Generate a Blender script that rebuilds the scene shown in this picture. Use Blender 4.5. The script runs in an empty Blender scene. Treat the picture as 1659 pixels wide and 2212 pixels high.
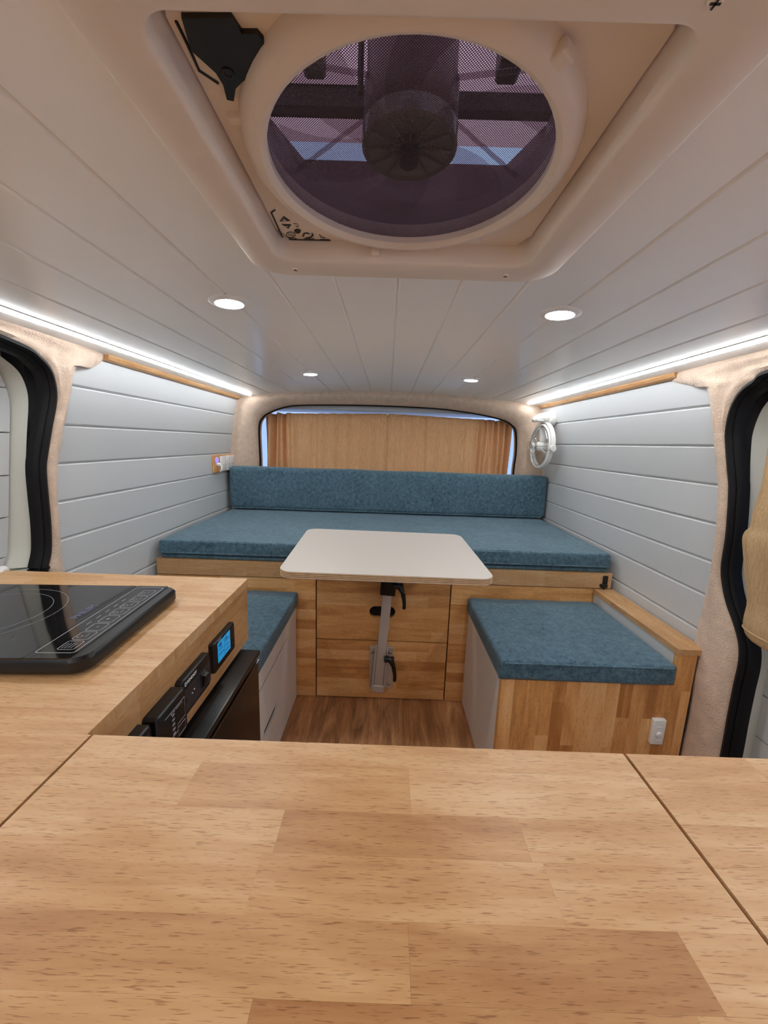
import bpy, bmesh, math, random
from mathutils import Vector, Matrix
random.seed(7)
scene = bpy.context.scene
C = scene.collection
PI = math.pi

# ------------------------------------------------------------------ camera
IW, IH, FPX = 1659.0, 2212.0, 835.0
EYE = Vector((0, 0, 0.977))
vpx, vpy, roll = 838.0, 957.0, math.radians(1.85)
Fc = Vector((vpx - IW / 2, vpy - IH / 2, FPX)).normalized()
Xc = Vector((math.cos(roll), math.sin(roll), 0)); Xc = (Xc - Fc * Xc.dot(Fc)).normalized()
Zc = Xc.cross(Fc)
if Zc.y > 0: Zc = -Zc
Rw = Matrix((Xc, Fc, Zc))
right, up, back = Rw @ Vector((1, 0, 0)), Rw @ Vector((0, -1, 0)), Rw @ Vector((0, 0, -1))
cd = bpy.data.cameras.new('camera'); cam = bpy.data.objects.new('camera', cd); C.objects.link(cam)
cd.sensor_fit = 'HORIZONTAL'; cd.sensor_width = 36.0; cd.lens = FPX / IW * 36.0; cd.clip_start = 0.01
cam.matrix_world = Matrix(((right.x, up.x, back.x, EYE.x), (right.y, up.y, back.y, EYE.y), (right.z, up.z, back.z, EYE.z), (0, 0, 0, 1)))
scene.camera = cam

# ------------------------------------------------------------------ sky, exposure
SKY = (0.46, 0.63, 1.0); SKY_S = 1.25
LED_S, SPOT_S = 33.0, 160.0
w = bpy.data.worlds.new('dusk_sky'); scene.world = w; w.use_nodes = True
w.node_tree.nodes['Background'].inputs[0].default_value = (*SKY, 1)
w.node_tree.nodes['Background'].inputs[1].default_value = SKY_S
scene.view_settings.view_transform = 'Standard'; scene.view_settings.look = 'None'
scene.view_settings.gamma = 1.0; scene.view_settings.use_curve_mapping = False
scene.view_settings.exposure = 0.08
scene.cycles.max_bounces = 16; scene.cycles.diffuse_bounces = 10; scene.cycles.transparent_max_bounces = 24

# ------------------------------------------------------------------ materials
def lin(r, g, b):
    f = lambda c: (c / 255 / 12.92) if c / 255 <= 0.04045 else ((c / 255 + 0.055) / 1.055) ** 2.4
    return (f(r), f(g), f(b), 1)
MATS = {}
def mat(name, col, rough=0.5, metal=0.0, bump=0.0, bscale=300.0, var=0.0, vscale=8.0, sheen=0.0, emit=None, es=0.0, trans=0.0, alpha=None, coat=0.0, spec=0.5):
    m = bpy.data.materials.new(name); m.use_nodes = True; MATS[name] = m
    nt = m.node_tree; N = nt.nodes; L = nt.links; b = N['Principled BSDF']
    b.inputs['Base Color'].default_value = col; b.inputs['Roughness'].default_value = rough; b.inputs['Metallic'].default_value = metal
    b.inputs['Sheen Weight'].default_value = sheen; b.inputs['Coat Weight'].default_value = coat
    b.inputs['Specular IOR Level'].default_value = spec
    if emit: b.inputs['Emission Color'].default_value = emit; b.inputs['Emission Strength'].default_value = es
    if trans: b.inputs['Transmission Weight'].default_value = trans
    tc = N.new('ShaderNodeNewGeometry')
    if var:
        n = N.new('ShaderNodeTexNoise'); n.inputs['Scale'].default_value = vscale; n.inputs['Detail'].default_value = 5
        L.new(tc.outputs['Position'], n.inputs['Vector'])
        mr = N.new('ShaderNodeMapRange'); mr.inputs[1].default_value = .3; mr.inputs[2].default_value = .7
        mr.inputs[3].default_value = 1 - var; mr.inputs[4].default_value = 1 + var; L.new(n.outputs['Fac'], mr.inputs[0])
        mx = N.new('ShaderNodeVectorMath'); mx.operation = 'SCALE'; mx.inputs[0].default_value = col[:3]
        L.new(mr.outputs[0], mx.inputs['Scale']); L.new(mx.outputs[0], b.inputs['Base Color'])
    if bump:
        n = N.new('ShaderNodeTexNoise'); n.inputs['Scale'].default_value = bscale; n.inputs['Detail'].default_value = 4
        L.new(tc.outputs['Position'], n.inputs['Vector'])
        bp = N.new('ShaderNodeBump'); bp.inputs['Strength'].default_value = bump; bp.inputs['Distance'].default_value = .004
        L.new(n.outputs['Fac'], bp.inputs['Height']); L.new(bp.outputs[0], b.inputs['Normal'])
    return m

def wood(name, axis, dark, mid, light, rough=0.42, grain=1.0):
    """stave wood; the tone comes from each stave's object colour (red channel), grain along the world axis given"""
    m = bpy.data.materials.new(name); m.use_nodes = True; MATS[name] = m
    nt = m.node_tree; N = nt.nodes; L = nt.links; b = N['Principled BSDF']; b.inputs['Roughness'].default_value = rough
    g = N.new('ShaderNodeNewGeometry'); oi = N.new('ShaderNodeObjectInfo')
    off = N.new('ShaderNodeVectorMath'); off.operation = 'SCALE'; off.inputs[0].default_value = (13.7, 29.1, 41.3); L.new(oi.outputs['Random'], off.inputs['Scale'])
    ad = N.new('ShaderNodeVectorMath'); ad.operation = 'ADD'; L.new(g.outputs['Position'], ad.inputs[0]); L.new(off.outputs[0], ad.inputs[1])
    def noise(sa, sc, scale, detail, dist):
        mp = N.new('ShaderNodeMapping'); s = [sc, sc, sc]; s['xyz'.index(axis)] = sa
        mp.inputs['Scale'].default_value = s; L.new(ad.outputs[0], mp.inputs['Vector'])
        n = N.new('ShaderNodeTexNoise'); n.inputs['Scale'].default_value = scale; n.inputs['Detail'].default_value = detail; n.inputs['Distortion'].default_value = dist
        L.new(mp.outputs[0], n.inputs['Vector']); return n
    big = noise(1.2, 7.0, 3.4, 6, 1.1); fine = noise(2.0, 30.0, 6.0, 4, .2); pore = noise(11.0, 170.0, 7.0, 2, 0)
    rp = N.new('ShaderNodeValToRGB'); rp.color_ramp.elements[0].color = dark; rp.color_ramp.elements[1].color = light
    e = rp.color_ramp.elements.new(.5); e.color = mid
    # tone + streaks
    sep = N.new('ShaderNodeSeparateColor'); L.new(oi.outputs['Color'], sep.inputs[0])
    a1 = N.new('ShaderNodeMath'); a1.operation = 'MULTIPLY_ADD'; a1.inputs[1].default_value = 1.3 * grain; L.new(big.outputs['Fac'], a1.inputs[0])
    a0 = N.new('ShaderNodeMath'); a0.operation = 'SUBTRACT'; a0.inputs[1].default_value = .65 * grain; L.new(sep.outputs[0], a0.inputs[0]); L.new(a0.outputs[0], a1.inputs[2])
    a2 = N.new('ShaderNodeMath'); a2.operation = 'MULTIPLY_ADD'; a2.inputs[1].default_value = .5 * grain; L.new(fine.outputs['Fac'], a2.inputs[0])
    a3 = N.new('ShaderNodeMath'); a3.operation = 'SUBTRACT'; a3.inputs[1].default_value = .25 * grain; L.new(a1.outputs[0], a3.inputs[0]); L.new(a3.outputs[0], a2.inputs[2])
    L.new(a2.outputs[0], rp.inputs[0])
    pr = N.new('ShaderNodeMapRange'); pr.inputs[1].default_value = .585; pr.inputs[2].default_value = .68; pr.inputs[3].default_value = 0; pr.inputs[4].default_value = 1
    L.new(pore.outputs['Fac'], pr.inputs[0])
    mx = N.new('ShaderNodeMixRGB'); mx.blend_type = 'MULTIPLY'; mx.inputs[2].default_value = (.60, .50, .42, 1); L.new(rp.outputs[0], mx.inputs[1]); L.new(pr.outputs[0], mx.inputs[0])
    L.new(mx.outputs[0], b.inputs['Base Color'])
    bp = N.new('ShaderNodeBump'); bp.inputs['Strength'].default_value = .08; bp.inputs['Distance'].default_value = .001; L.new(fine.outputs['Fac'], bp.inputs['Height']); L.new(bp.outputs[0], b.inputs['Normal'])
    return m

for ax in 'xyz':
    wood('oak_light_' + ax, ax, lin(156, 106, 62), lin(190, 147, 100), lin(210, 175, 134))
    wood('oak_dark_' + ax, ax, lin(176, 116, 62), lin(220, 162, 98), lin(238, 192, 134))
wood('floor_vinyl', 'y', lin(112, 74, 48), lin(176, 124, 82), lin(216, 166, 116), rough=.4, grain=1.25)

def chenille(name, dark, light, axis='x'):
    m = bpy.data.materials.new(name); m.use_nodes = True; MATS[name] = m
    nt = m.node_tree; N = nt.nodes; L = nt.links; b = N['Principled BSDF']; b.inputs['Roughness'].default_value = .8
    b.inputs['Sheen Weight'].default_value = .28; b.inputs['Sheen Roughness'].default_value = .45; b.inputs['Sheen Tint'].default_value = (.75, .9, 1, 1)
    b.inputs['Specular IOR Level'].default_value = .25
    g = N.new('ShaderNodeNewGeometry')
    def noise(s, scale, detail):
        mp = N.new('ShaderNodeMapping'); mp.inputs['Scale'].default_value = s; L.new(g.outputs['Position'], mp.inputs['Vector'])
        n = N.new('ShaderNodeTexNoise'); n.inputs['Scale'].default_value = scale; n.inputs['Detail'].default_value = detail; L.new(mp.outputs[0], n.inputs['Vector']); return n
    n1 = noise((1, 1, 1), 60, 6); n2 = noise((30, 110, 110), 4, 3); n3 = noise((110, 110, 22), 4, 3); n4 = noise((1, 1, 1), 9, 3)
    def add(a, bb, k):
        x = N.new('ShaderNodeMath'); x.operation = 'MULTIPLY_ADD'; x.inputs[1].default_value = k; L.new(a, x.inputs[0]); L.new(bb, x.inputs[2]); return x.outputs[0]
    z = N.new('ShaderNodeValue'); z.outputs[0].default_value = -.45
    s = add(n1.outputs['Fac'], z.outputs[0], .5); s = add(n2.outputs['Fac'], s, .65); s = add(n3.outputs['Fac'], s, .55); s = add(n4.outputs['Fac'], s, .2)
    rp = N.new('ShaderNodeValToRGB'); rp.color_ramp.elements[0].position = .25; rp.color_ramp.elements[1].position = .84
    rp.color_ramp.elements[0].color = dark; rp.color_ramp.elements[1].color = light; L.new(s, rp.inputs[0]); L.new(rp.outputs[0], b.inputs['Base Color'])
    bp = N.new('ShaderNodeBump'); bp.inputs['Strength'].default_value = .35; bp.inputs['Distance'].default_value = .003; L.new(s, bp.inputs['Height']); L.new(bp.outputs[0], b.inputs['Normal'])
chenille('cushion_blue', lin(36, 58, 74), lin(104, 136, 150))
mat('cushion_edge', lin(38, 64, 80), .85, sheen=.2)

mat('paint_white', lin(198, 200, 201), .38, bump=.05, bscale=900)
mat('ceiling_white', lin(245, 244, 242), .22, bump=.03, bscale=700)
mat('melamine_white', lin(230, 225, 218), .5, bump=.04, bscale=1200)
mat('felt', lin(208, 184, 163), .95, bump=.7, bscale=240, var=.10, vscale=40, sheen=.25)
mat('door_cream', lin(205, 205, 194), .35)
mat('rubber_black', lin(9, 9, 12), .55, spec=.25)
mat('plastic_white', lin(232, 230, 226), .3)
mat('plastic_cream', lin(222, 208, 194), .45, bump=.05, bscale=1500)
mat('plastic_black', lin(14, 14, 15), .3)
mat('plastic_charcoal', lin(44, 44, 48), .4)
mat('glass_black', lin(18, 17, 17), .07, coat=.3)
mat('print_grey', lin(150, 150, 156), .4)
mat('print_violet', lin(96, 92, 130), .4)
mat('print_white', lin(225, 225, 225), .5)
mat('print_black', lin(20, 18, 18), .5)
mat('lcd_blue', lin(20, 120, 170), .25, emit=lin(24, 150, 210), es=.5)
mat('lcd_ink', lin(10, 60, 110), .4, emit=lin(10, 90, 160), es=.3)
mat('usb_glow', lin(120, 110, 230), .3, emit=lin(130, 120, 255), es=1.2)
mat('aluminium', lin(196, 188, 180), .42, metal=.35, bump=.02)
mat('steel', lin(190, 188, 186), .22, metal=1)
mat('laminate', lin(196, 190, 183), .45)
mat('ply_light', lin(206, 176, 138), .6, var=.12, vscale=60); mat('ply_dark', lin(150, 112, 76), .6, var=.15, vscale=60)
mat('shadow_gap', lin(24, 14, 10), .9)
mat('led_diffuser', lin(245, 245, 250), .5, emit=(.93, .97, 1.0, 1), es=LED_S)
mat('downlight_lens', lin(250, 250, 250), .4, emit=(1.0, .98, .955, 1), es=SPOT_S)
mat('fridge_black', lin(20, 18, 18), .28)
mat('smoke_duct', lin(138, 114, 120), .35)
mat('fan_dark', lin(30, 27, 30), .4)
mat('mesh_wire', lin(66, 54, 62), .6)
mat('body_paint', lin(200, 204, 210), .35)
mat('header_grey', lin(176, 178, 182), .5); mat('roof_grey', lin(90, 88, 90), .6)

def glassy(name, tint, gloss=.08, rough=.05):
    m = bpy.data.materials.new(name); m.use_nodes = True; MATS[name] = m
    nt = m.node_tree; N = nt.nodes; L = nt.links; N.remove(N['Principled BSDF'])
    t = N.new('ShaderNodeBsdfTransparent'); t.inputs[0].default_value = tint
    gl = N.new('ShaderNodeBsdfGlossy'); gl.inputs['Roughness'].default_value = rough
    mx = N.new('ShaderNodeMixShader'); mx.inputs[0].default_value = gloss
    L.new(t.outputs[0], mx.inputs[1]); L.new(gl.outputs[0], mx.inputs[2]); L.new(mx.outputs[0], N['Material Output'].inputs[0])
glassy('window_glass', (.92, .95, 1, 1))
glassy('clear_plastic', (.74, .66, .70, 1), .12, .12)
def translucent(name, tcol, dcol, k=.5, tr=0.0):
    m = bpy.data.materials.new(name); m.use_nodes = True; MATS[name] = m
    nt = m.node_tree; N = nt.nodes; L = nt.links; N.remove(N['Principled BSDF'])
    d = N.new('ShaderNodeBsdfDiffuse'); d.inputs[0].default_value = dcol
    t = N.new('ShaderNodeBsdfTranslucent'); t.inputs[0].default_value = tcol
    mx = N.new('ShaderNodeMixShader'); mx.inputs[0].default_value = k; L.new(d.outputs[0], mx.inputs[1]); L.new(t.outputs[0], mx.inputs[2])
    out = mx
    if tr:
        tp = N.new('ShaderNodeBsdfTransparent'); tp.inputs[0].default_value = tcol
        m2 = N.new('ShaderNodeMixShader'); m2.inputs[0].default_value = tr; L.new(mx.outputs[0], m2.inputs[1]); L.new(tp.outputs[0], m2.inputs[2]); out = m2
    L.new(out.outputs[0], N['Material Output'].inputs[0]); return m, d, t
translucent('lid_smoke', (1.0, .50, .44, 1), (.6, .40, .42, 1), .8, .6)
def linen(name, base):
    m, d, t = translucent(name, base, base, .36)
    nt = m.node_tree; N = nt.nodes; L = nt.links
    g = N.new('ShaderNodeNewGeometry'); outs = []
    for s in ((900, 900, 25), (30, 900, 900)):
        mp = N.new('ShaderNodeMapping'); mp.inputs['Scale'].default_value = s; L.new(g.outputs['Position'], mp.inputs['Vector'])
        n = N.new('ShaderNodeTexNoise'); n.inputs['Scale'].default_value = 1.0; n.inputs['Detail'].default_value = 3; L.new(mp.outputs[0], n.inputs['Vector']); outs.append(n.outputs['Fac'])
    ad = N.new('ShaderNodeMath'); ad.operation = 'ADD'; L.new(outs[0], ad.inputs[0]); L.new(outs[1], ad.inputs[1])
    mr = N.new('ShaderNodeMapRange'); mr.inputs[1].default_value = .7; mr.inputs[2].default_value = 1.3; mr.inputs[3].default_value = .7; mr.inputs[4].default_value = 1.3; L.new(ad.outputs[0], mr.inputs[0])
    sc = N.new('ShaderNodeVectorMath'); sc.operation = 'SCALE'; sc.inputs[0].default_value = base[:3]; L.new(mr.outputs[0], sc.inputs['Scale'])
    L.new(sc.outputs[0], d.inputs[0]); L.new(sc.outputs[0], t.inputs[0])
linen('linen_tan', lin(238, 198, 152))
linen('linen_sand', lin(216, 186, 144))

# ------------------------------------------------------------------ mesh helpers
OFF = {}   # object name -> world location of its root, so shapes can be given in world coordinates
class G:
    def __init__(s): s.v = []; s.f = []
    def add(s, vs, fs):
        k = len(s.v); s.v += [tuple(p) for p in vs]; s.f += [tuple(i + k for i in f) for f in fs]; return s
    def box(s, x0, x1, y0, y1, z0, z1, bev=0.0, seg=2, M=None):
        if bev <= 0:
            vs = [(x, y, z) for x in (x0, x1) for y in (y0, y1) for z in (z0, z1)]
            fs = [(0, 1, 3, 2), (4, 6, 7, 5), (0, 4, 5, 1), (2, 3, 7, 6), (0, 2, 6, 4), (1, 5, 7, 3)]
        else:
            bm = bmesh.new(); bmesh.ops.create_cube(bm, size=1)
            for v in bm.verts: v.co = Vector(((x0 + x1) / 2 + v.co.x * (x1 - x0), (y0 + y1) / 2 + v.co.y * (y1 - y0), (z0 + z1) / 2 + v.co.z * (z1 - z0)))
            bmesh.ops.bevel(bm, geom=bm.edges[:], offset=bev, segments=seg, profile=.5, affect='EDGES')
            bm.verts.index_update(); vs = [tuple(v.co) for v in bm.verts]; fs = [tuple(v.index for v in f.verts) for f in bm.faces]; bm.free()
        if M: vs = [M @ Vector(p) for p in vs]
        return s.add(vs, fs)
    def prism(s, poly, axis, a, b):
        n = len(poly)
        P = {'x': lambda p, t: (t, p[0], p[1]), 'y': lambda p, t: (p[0], t, p[1]), 'z': lambda p, t: (p[0], p[1], t)}[axis]
        vs = [P(p, a) for p in poly] + [P(p, b) for p in poly]
        fs = [tuple(range(n)), tuple(range(2 * n - 1, n - 1, -1))] + [(i, (i + 1) % n, n + (i + 1) % n, n + i) for i in range(n)]
        return s.add(vs, fs)
    def ring(s, outer, inner, axis, a, b):
        """a frame: outer and inner loops of equal length, extruded"""
        n = len(outer)
        P = {'x': lambda p, t: (t, p[0], p[1]), 'y': lambda p, t: (p[0], t, p[1]), 'z': lambda p, t: (p[0], p[1], t)}[axis]
        vs = [P(p, t) for t in (a, b) for L_ in (outer, inner) for p in L_]
        fs = []
        for i in range(n):
            j = (i + 1) % n
            fs += [(i, j, n + j, n + i), (2 * n + i, 3 * n + i, 3 * n + j, 2 * n + j), (i, 2 * n + i, 2 * n + j, j), (n + i, n + j, 3 * n + j, 3 * n + i)]
        return s.add(vs, fs)
    def loft(s, lines, closed_u=False, closed_v=False):
        n = len(lines[0]); m = len(lines); vs = [p for l in lines for p in l]; fs = []
        for i in range(m if closed_u else m - 1):
            for j in range(n if closed_v else n - 1):
                a, b = i * n + j, i * n + (j + 1) % n; i2 = (i + 1) % m
                fs.append((a, b, i2 * n + (j + 1) % n, i2 * n + j))
        return s.add(vs, fs)
    def tube(s, pts, r, n=8, closed=False, flat=None, cap=True):
        pts = [Vector(p) for p in pts]; m = len(pts); rings = []
        up = Vector((0, 0, 1))
        for i, p in enumerate(pts):
            d = (pts[(i + 1) % m] - pts[i - 1]) if closed else (pts[min(i + 1, m - 1)] - pts[max(i - 1, 0)])
            d.normalize(); u = up if abs(d.dot(up)) < .95 else Vector((0, 1, 0))
            a = d.cross(u).normalized(); bq = a.cross(d).normalized()
            rr = r[i] if isinstance(r, (list, tuple)) else r
            rings.append([p + a * math.cos(2 * PI * k / n) * rr + bq * math.sin(2 * PI * k / n) * rr * (flat or 1) for k in range(n)])
        s.loft(rings, closed_u=closed, closed_v=True)
        if cap and not closed:
            k = len(s.v); s.f.append(tuple(range(k - n, k))); s.f.append(tuple(range(k - n * m + n - 1, k - n * m - 1, -1)))
        return s
    def lathe(s, prof, c, axis='z', n=32, cap0=True, cap1=True):
        """prof: (radius, height) pairs along the axis from c"""
        c = Vector(c); A = Vector({'x': (1, 0, 0), 'y': (0, 1, 0), 'z': (0, 0, 1)}[axis]) if isinstance(axis, str) else Vector(axis).normalized()
        u = A.orthogonal().normalized(); vv = A.cross(u)
        rings = [[c + A * h + (u * math.cos(2 * PI * k / n) + vv * math.sin(2 * PI * k / n)) * r for k in range(n)] for r, h in prof]
        s.loft(rings, closed_v=True); k = len(s.v); m = len(prof)
        if cap1: s.f.append(tuple(range(k - n, k)))
        if cap0: s.f.append(tuple(range(k - n * m + n - 1, k - n * m - 1, -1)))
        return s
    def build(s, name, m, parent=None, smooth=False, ang=35):
        me = bpy.data.meshes.new(name); o = Vector((0, 0, 0))
        if parent is not None: o = OFF.get(parent.name, o)
        me.from_pydata([tuple(Vector(p) - o) for p in s.v], [], s.f)
        bm = bmesh.new(); bm.from_mesh(me); bmesh.ops.recalc_face_normals(bm, faces=bm.faces[:])
        if smooth:
            for f in bm.faces: f.smooth = True
            for e in bm.edges:
                if len(e.link_faces) == 2 and e.calc_face_angle(0) > math.radians(ang): e.smooth = False
        bm.to_mesh(me); bm.free()
        me.materials.append(MATS[m]); ob = bpy.data.objects.new(name, me); C.objects.link(ob)
        if parent is not None: ob.parent = parent; OFF[ob.name] = o
        return ob
def tag(o, label, cat, group=None):
    o['label'] = label; o['category'] = cat
    if group: o['group'] = group
    return o
def thing(name, label, cat, loc, group=None):
    o = bpy.data.objects.new(name, None); C.objects.link(o); o.location = loc; o.empty_display_size = .05
    OFF[o.name] = Vector(loc); return tag(o, label, cat, group)
def struct(o): o['kind'] = 'structure'; return o
def lab(o, t): o['label'] = t; return o
def rrect(x0, x1, y0, y1, r, n=5):
    pts = []
    for cx, cy, a0 in ((x1 - r, y1 - r, 0), (x0 + r, y1 - r, 90), (x0 + r, y0 + r, 180), (x1 - r, y0 + r, 270)):
        for k in range(n + 1):
            a = math.radians(a0 + 90 * k / n); pts.append((cx + r * math.cos(a), cy + r * math.sin(a)))
    return pts
def lerp(a, b, t): return a + (b - a) * t
def interp(tab, x):
    if x <= tab[0][0]: return tab[0][1]
    for (x0, y0), (x1, y1) in zip(tab, tab[1:]):
        if x <= x1: return lerp(y0, y1, (x - x0) / (x1 - x0))
    return tab[-1][1]
def smooth_line(pts, n):
    """Catmull-Rom through 2-D/3-D points, n samples"""
    P = [Vector(p) for p in pts]; out = []
    for k in range(n):
        t = k / (n - 1) * (len(P) - 1); i = min(int(t), len(P) - 2); t -= i
        p0, p1, p2, p3 = P[max(i - 1, 0)], P[i], P[i + 1], P[min(i + 2, len(P) - 1)]
        out.append(.5 * ((2 * p1) + (p2 - p0) * t + (2 * p0 - 5 * p1 + 4 * p2 - p3) * t * t + (3 * p1 - p0 - 3 * p2 + p3) * t ** 3))
    return out
UNIT = None
def unit_box():
    global UNIT
    if UNIT is None:
        UNIT = {}
    return UNIT
def piece(name, m, parent, x0, x1, y0, y1, z0, z1, tone=.5):
    """a plain block that shares one unit mesh per material"""
    U = unit_box()
    if m not in U:
        g = G().box(-.5, .5, -.5, .5, -.5, .5); me = bpy.data.meshes.new(name)
        me.from_pydata(g.v, [], g.f); me.materials.append(MATS[m]); U[m] = me
    o = bpy.data.objects.new(name, U[m]); C.objects.link(o); o.parent = parent
    off = OFF.get(parent.name, Vector((0, 0, 0)))
    o.location = Vector(((x0 + x1) / 2, (y0 + y1) / 2, (z0 + z1) / 2)) - off
    o.scale = (x1 - x0, y1 - y0, z1 - z0); o.color = (tone, tone, tone, 1); return o
def staves(parent, m, axis, rect, depth, rows, minlen, maxlen, seed, fixed=None, tones=(.3, .7)):
    """rect in the two in-plane axes (grain axis first); depth = (lo, hi) on the third axis; rows = list of row edges across the grain.
    fixed: {row: [(joint, ...), {index: tone}]}"""
    rnd = random.Random(seed); g0, g1 = rect; order = {'x': None}
    gap = .00004
    for r, (c0, c1) in enumerate(zip(rows, rows[1:])):
        cuts = [g0]; tn = {}
        if fixed and r in fixed: cuts += list(fixed[r][0]); tn = fixed[r][1]
        else:
            q = g0 + rnd.uniform(.2, 1) * maxlen
            while q < g1 - minlen * .5: cuts.append(q); q += rnd.uniform(minlen, maxlen)
        cuts.append(g1)
        for i, (a, b) in enumerate(zip(cuts, cuts[1:])):
            t = tn.get(i, rnd.uniform(*tones)); yield (a + gap, b - gap, c0 + gap, c1 - gap, depth[0], depth[1], t)
def lay(parent, m, axes, rect, depth, rows, minlen, maxlen, seed, fixed=None, tones=(.3, .7), name='stave'):
    """axes: string such as 'xyz' = grain, cross, depth axes"""
    for a, b, c0, c1, d0, d1, t in staves(parent, m, axes, rect, depth, rows, minlen, maxlen, seed, fixed, tones):
        R = {axes[0]: (a, b), axes[1]: (c0, c1), axes[2]: (d0, d1)}
        piece(name, m, parent, *R['x'], *R['y'], *R['z'], tone=t)
def rows_of(a, b, wd):
    n = max(1, round((b - a) / wd)); return [a + (b - a) * i / n for i in range(n + 1)]
def text_mesh(txt, size, m, name, parent, loc, ux, uy, depth=.0003, align='CENTER'):
    """flat lettering: ux = reading direction, uy = up direction of the letters (world)"""
    cu = bpy.data.curves.new('lettering', 'FONT'); cu.body = txt; cu.size = size; cu.align_x = align; cu.align_y = 'CENTER'; cu.extrude = depth; cu.resolution_u = 2
    t = bpy.data.objects.new('lettering', cu); me = bpy.data.meshes.new_from_object(t)
    bpy.data.objects.remove(t); bpy.data.curves.remove(cu)
    ux, uy = Vector(ux).normalized(), Vector(uy).normalized(); uz = ux.cross(uy)
    off = OFF.get(parent.name, Vector((0, 0, 0)))
    for v in me.vertices: v.co = Vector(loc) - off + ux * v.co.x + uy * v.co.y + uz * v.co.z
    me.materials.clear(); me.materials.append(MATS[m]); me.name = name
    o = bpy.data.objects.new(name, me); C.objects.link(o); o.parent = parent; OFF[o.name] = off; return o

# ------------------------------------------------------------------ the shell of the van
Y0, Y1 = -1.1, 2.10               # front and rear ends of the lined space
WXT = [(0, .845), (.6, .845), (.9, .842), (1.0, .83), (1.1, .815), (1.2, .795), (1.26, .785)]
def wx(z): return interp(WXT, z)  # half width at height z
def zc(x): return 1.2395 - .075 * x * x

# floor with vinyl planks
fl = struct(G().box(-.95, .95, Y0, 2.45, -.04, -.006).build('floor', 'shadow_gap'))
for i, (a, b) in enumerate(((-.83, -.57), (-.57, -.35), (-.35, -.13), (-.13, .09), (.09, .31), (.31, .55), (.55, .83))):
    lay(fl, 'floor_vinyl', 'yxz', (Y0, 1.40), (-.006, 0), [a, b], .8, 1.2, 20 + i, tones=(.35, .65), name='floor_plank')

# ceiling: roof skin, then lining boards across the arch
hx0, hx1, hy0, hy1 = -.204, .216, .262, .628   # opening cut for the roof hatch
cl = G()
for a, b, c, d in ((-.86, hx0, Y0, Y1 + .1), (hx1, .86, Y0, Y1 + .1), (hx0, hx1, Y0, hy0), (hx0, hx1, hy1, Y1 + .1)):
    xs = [lerp(a, b, k / 6) for k in range(7)]
    cl.loft([[(x, c, zc(x) + .008), (x, d, zc(x) + .008), (x, d, zc(x) + .03), (x, c, zc(x) + .03)] for x in xs], closed_v=True)
ceil = struct(cl.build('ceiling', 'ceiling_white'))
def board_mesh(width, y0, y1, name):
    h = width / 2; ch = .0036; t = .009
    prof = [(-h, t), (-h, ch), (-h + ch, 0), (h - ch, 0), (h, ch), (h, t)]
    g = G().prism(prof, 'y', y0, y1); me = bpy.data.meshes.new(name); me.from_pydata(g.v, [], g.f)
    bm = bmesh.new(); bm.from_mesh(me); bmesh.ops.recalc_face_normals(bm, faces=bm.faces[:]); bm.to_mesh(me); bm.free()
    me.materials.append(MATS['ceiling_white']); return me
SP = .104
bmw = board_mesh(SP, Y0, Y1 - .002, 'ceiling_board'); bma = board_mesh(SP, Y0, hy0 - .001, 'ceiling_board'); bmb = board_mesh(SP, hy1 + .001, Y1 - .002, 'ceiling_board')
for k in range(-8, 8):
    xm = .008 + SP * (k + .5)
    for me in ([bmw] if not (-.2 < xm < .216) else [bma, bmb]):
        o = bpy.data.objects.new('ceiling_board', me); C.objects.link(o); o.parent = ceil
        o.location = (xm, 0, zc(xm) + .0003); o.rotation_euler = (0, math.atan(2 * .075 * xm), 0)

# outlines (y, z) of the door seals and of the felt edge on the walls
sealA = [(.905, .0), (.918, .30), (.918, .62), (.918, .641), (.933, .684), (.940, .747), (.942, .826), (.945, .888), (.958, .964), (.973, 1.04), (.973, 1.081), (.958, 1.12), (.926, 1.146), (.873, 1.164), (.70, 1.178), (.2, 1.183), (-.5, 1.183), (Y0, 1.183)]
wallB = [(.975, .0), (.975, .30), (.972, .60), (.966, .628), (.963, .680), (.963, .745), (.968, .810), (.978, .88), (.992, .95), (1.008, 1.03), (1.02, 1.08), (1.036, 1.146), (1.088, 1.150), (1.115, 1.200), (.80, 1.215), (.2, 1.215), (-.5, 1.215), (Y0, 1.215)]
sealR = [(.836, .0), (.836, .249), (.839, .356), (.840, .436), (.840, .499), (.849, .54), (.871, .579), (.899, .618), (.92, .662), (.931, .705), (.934, .781), (.946, .879), (.964, .981), (.968, 1.038), (.951, 1.098), (.905, 1.137), (.80, 1.160), (.2, 1.172), (-.5, 1.172), (Y0, 1.172)]
wallR = [(.955, .0), (.955, .16), (.950, .27), (.962, .40), (.974, .455), (.975, .50), (.973, .545), (.969, .599), (.962, .646), (.960, .690), (.962, .770), (.978, .88), (.998, .98), (1.01, 1.05), (1.035, 1.146), (1.077, 1.149), (1.112, 1.200), (.2, 1.215), (-.5, 1.215), (Y0, 1.215)]

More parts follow.
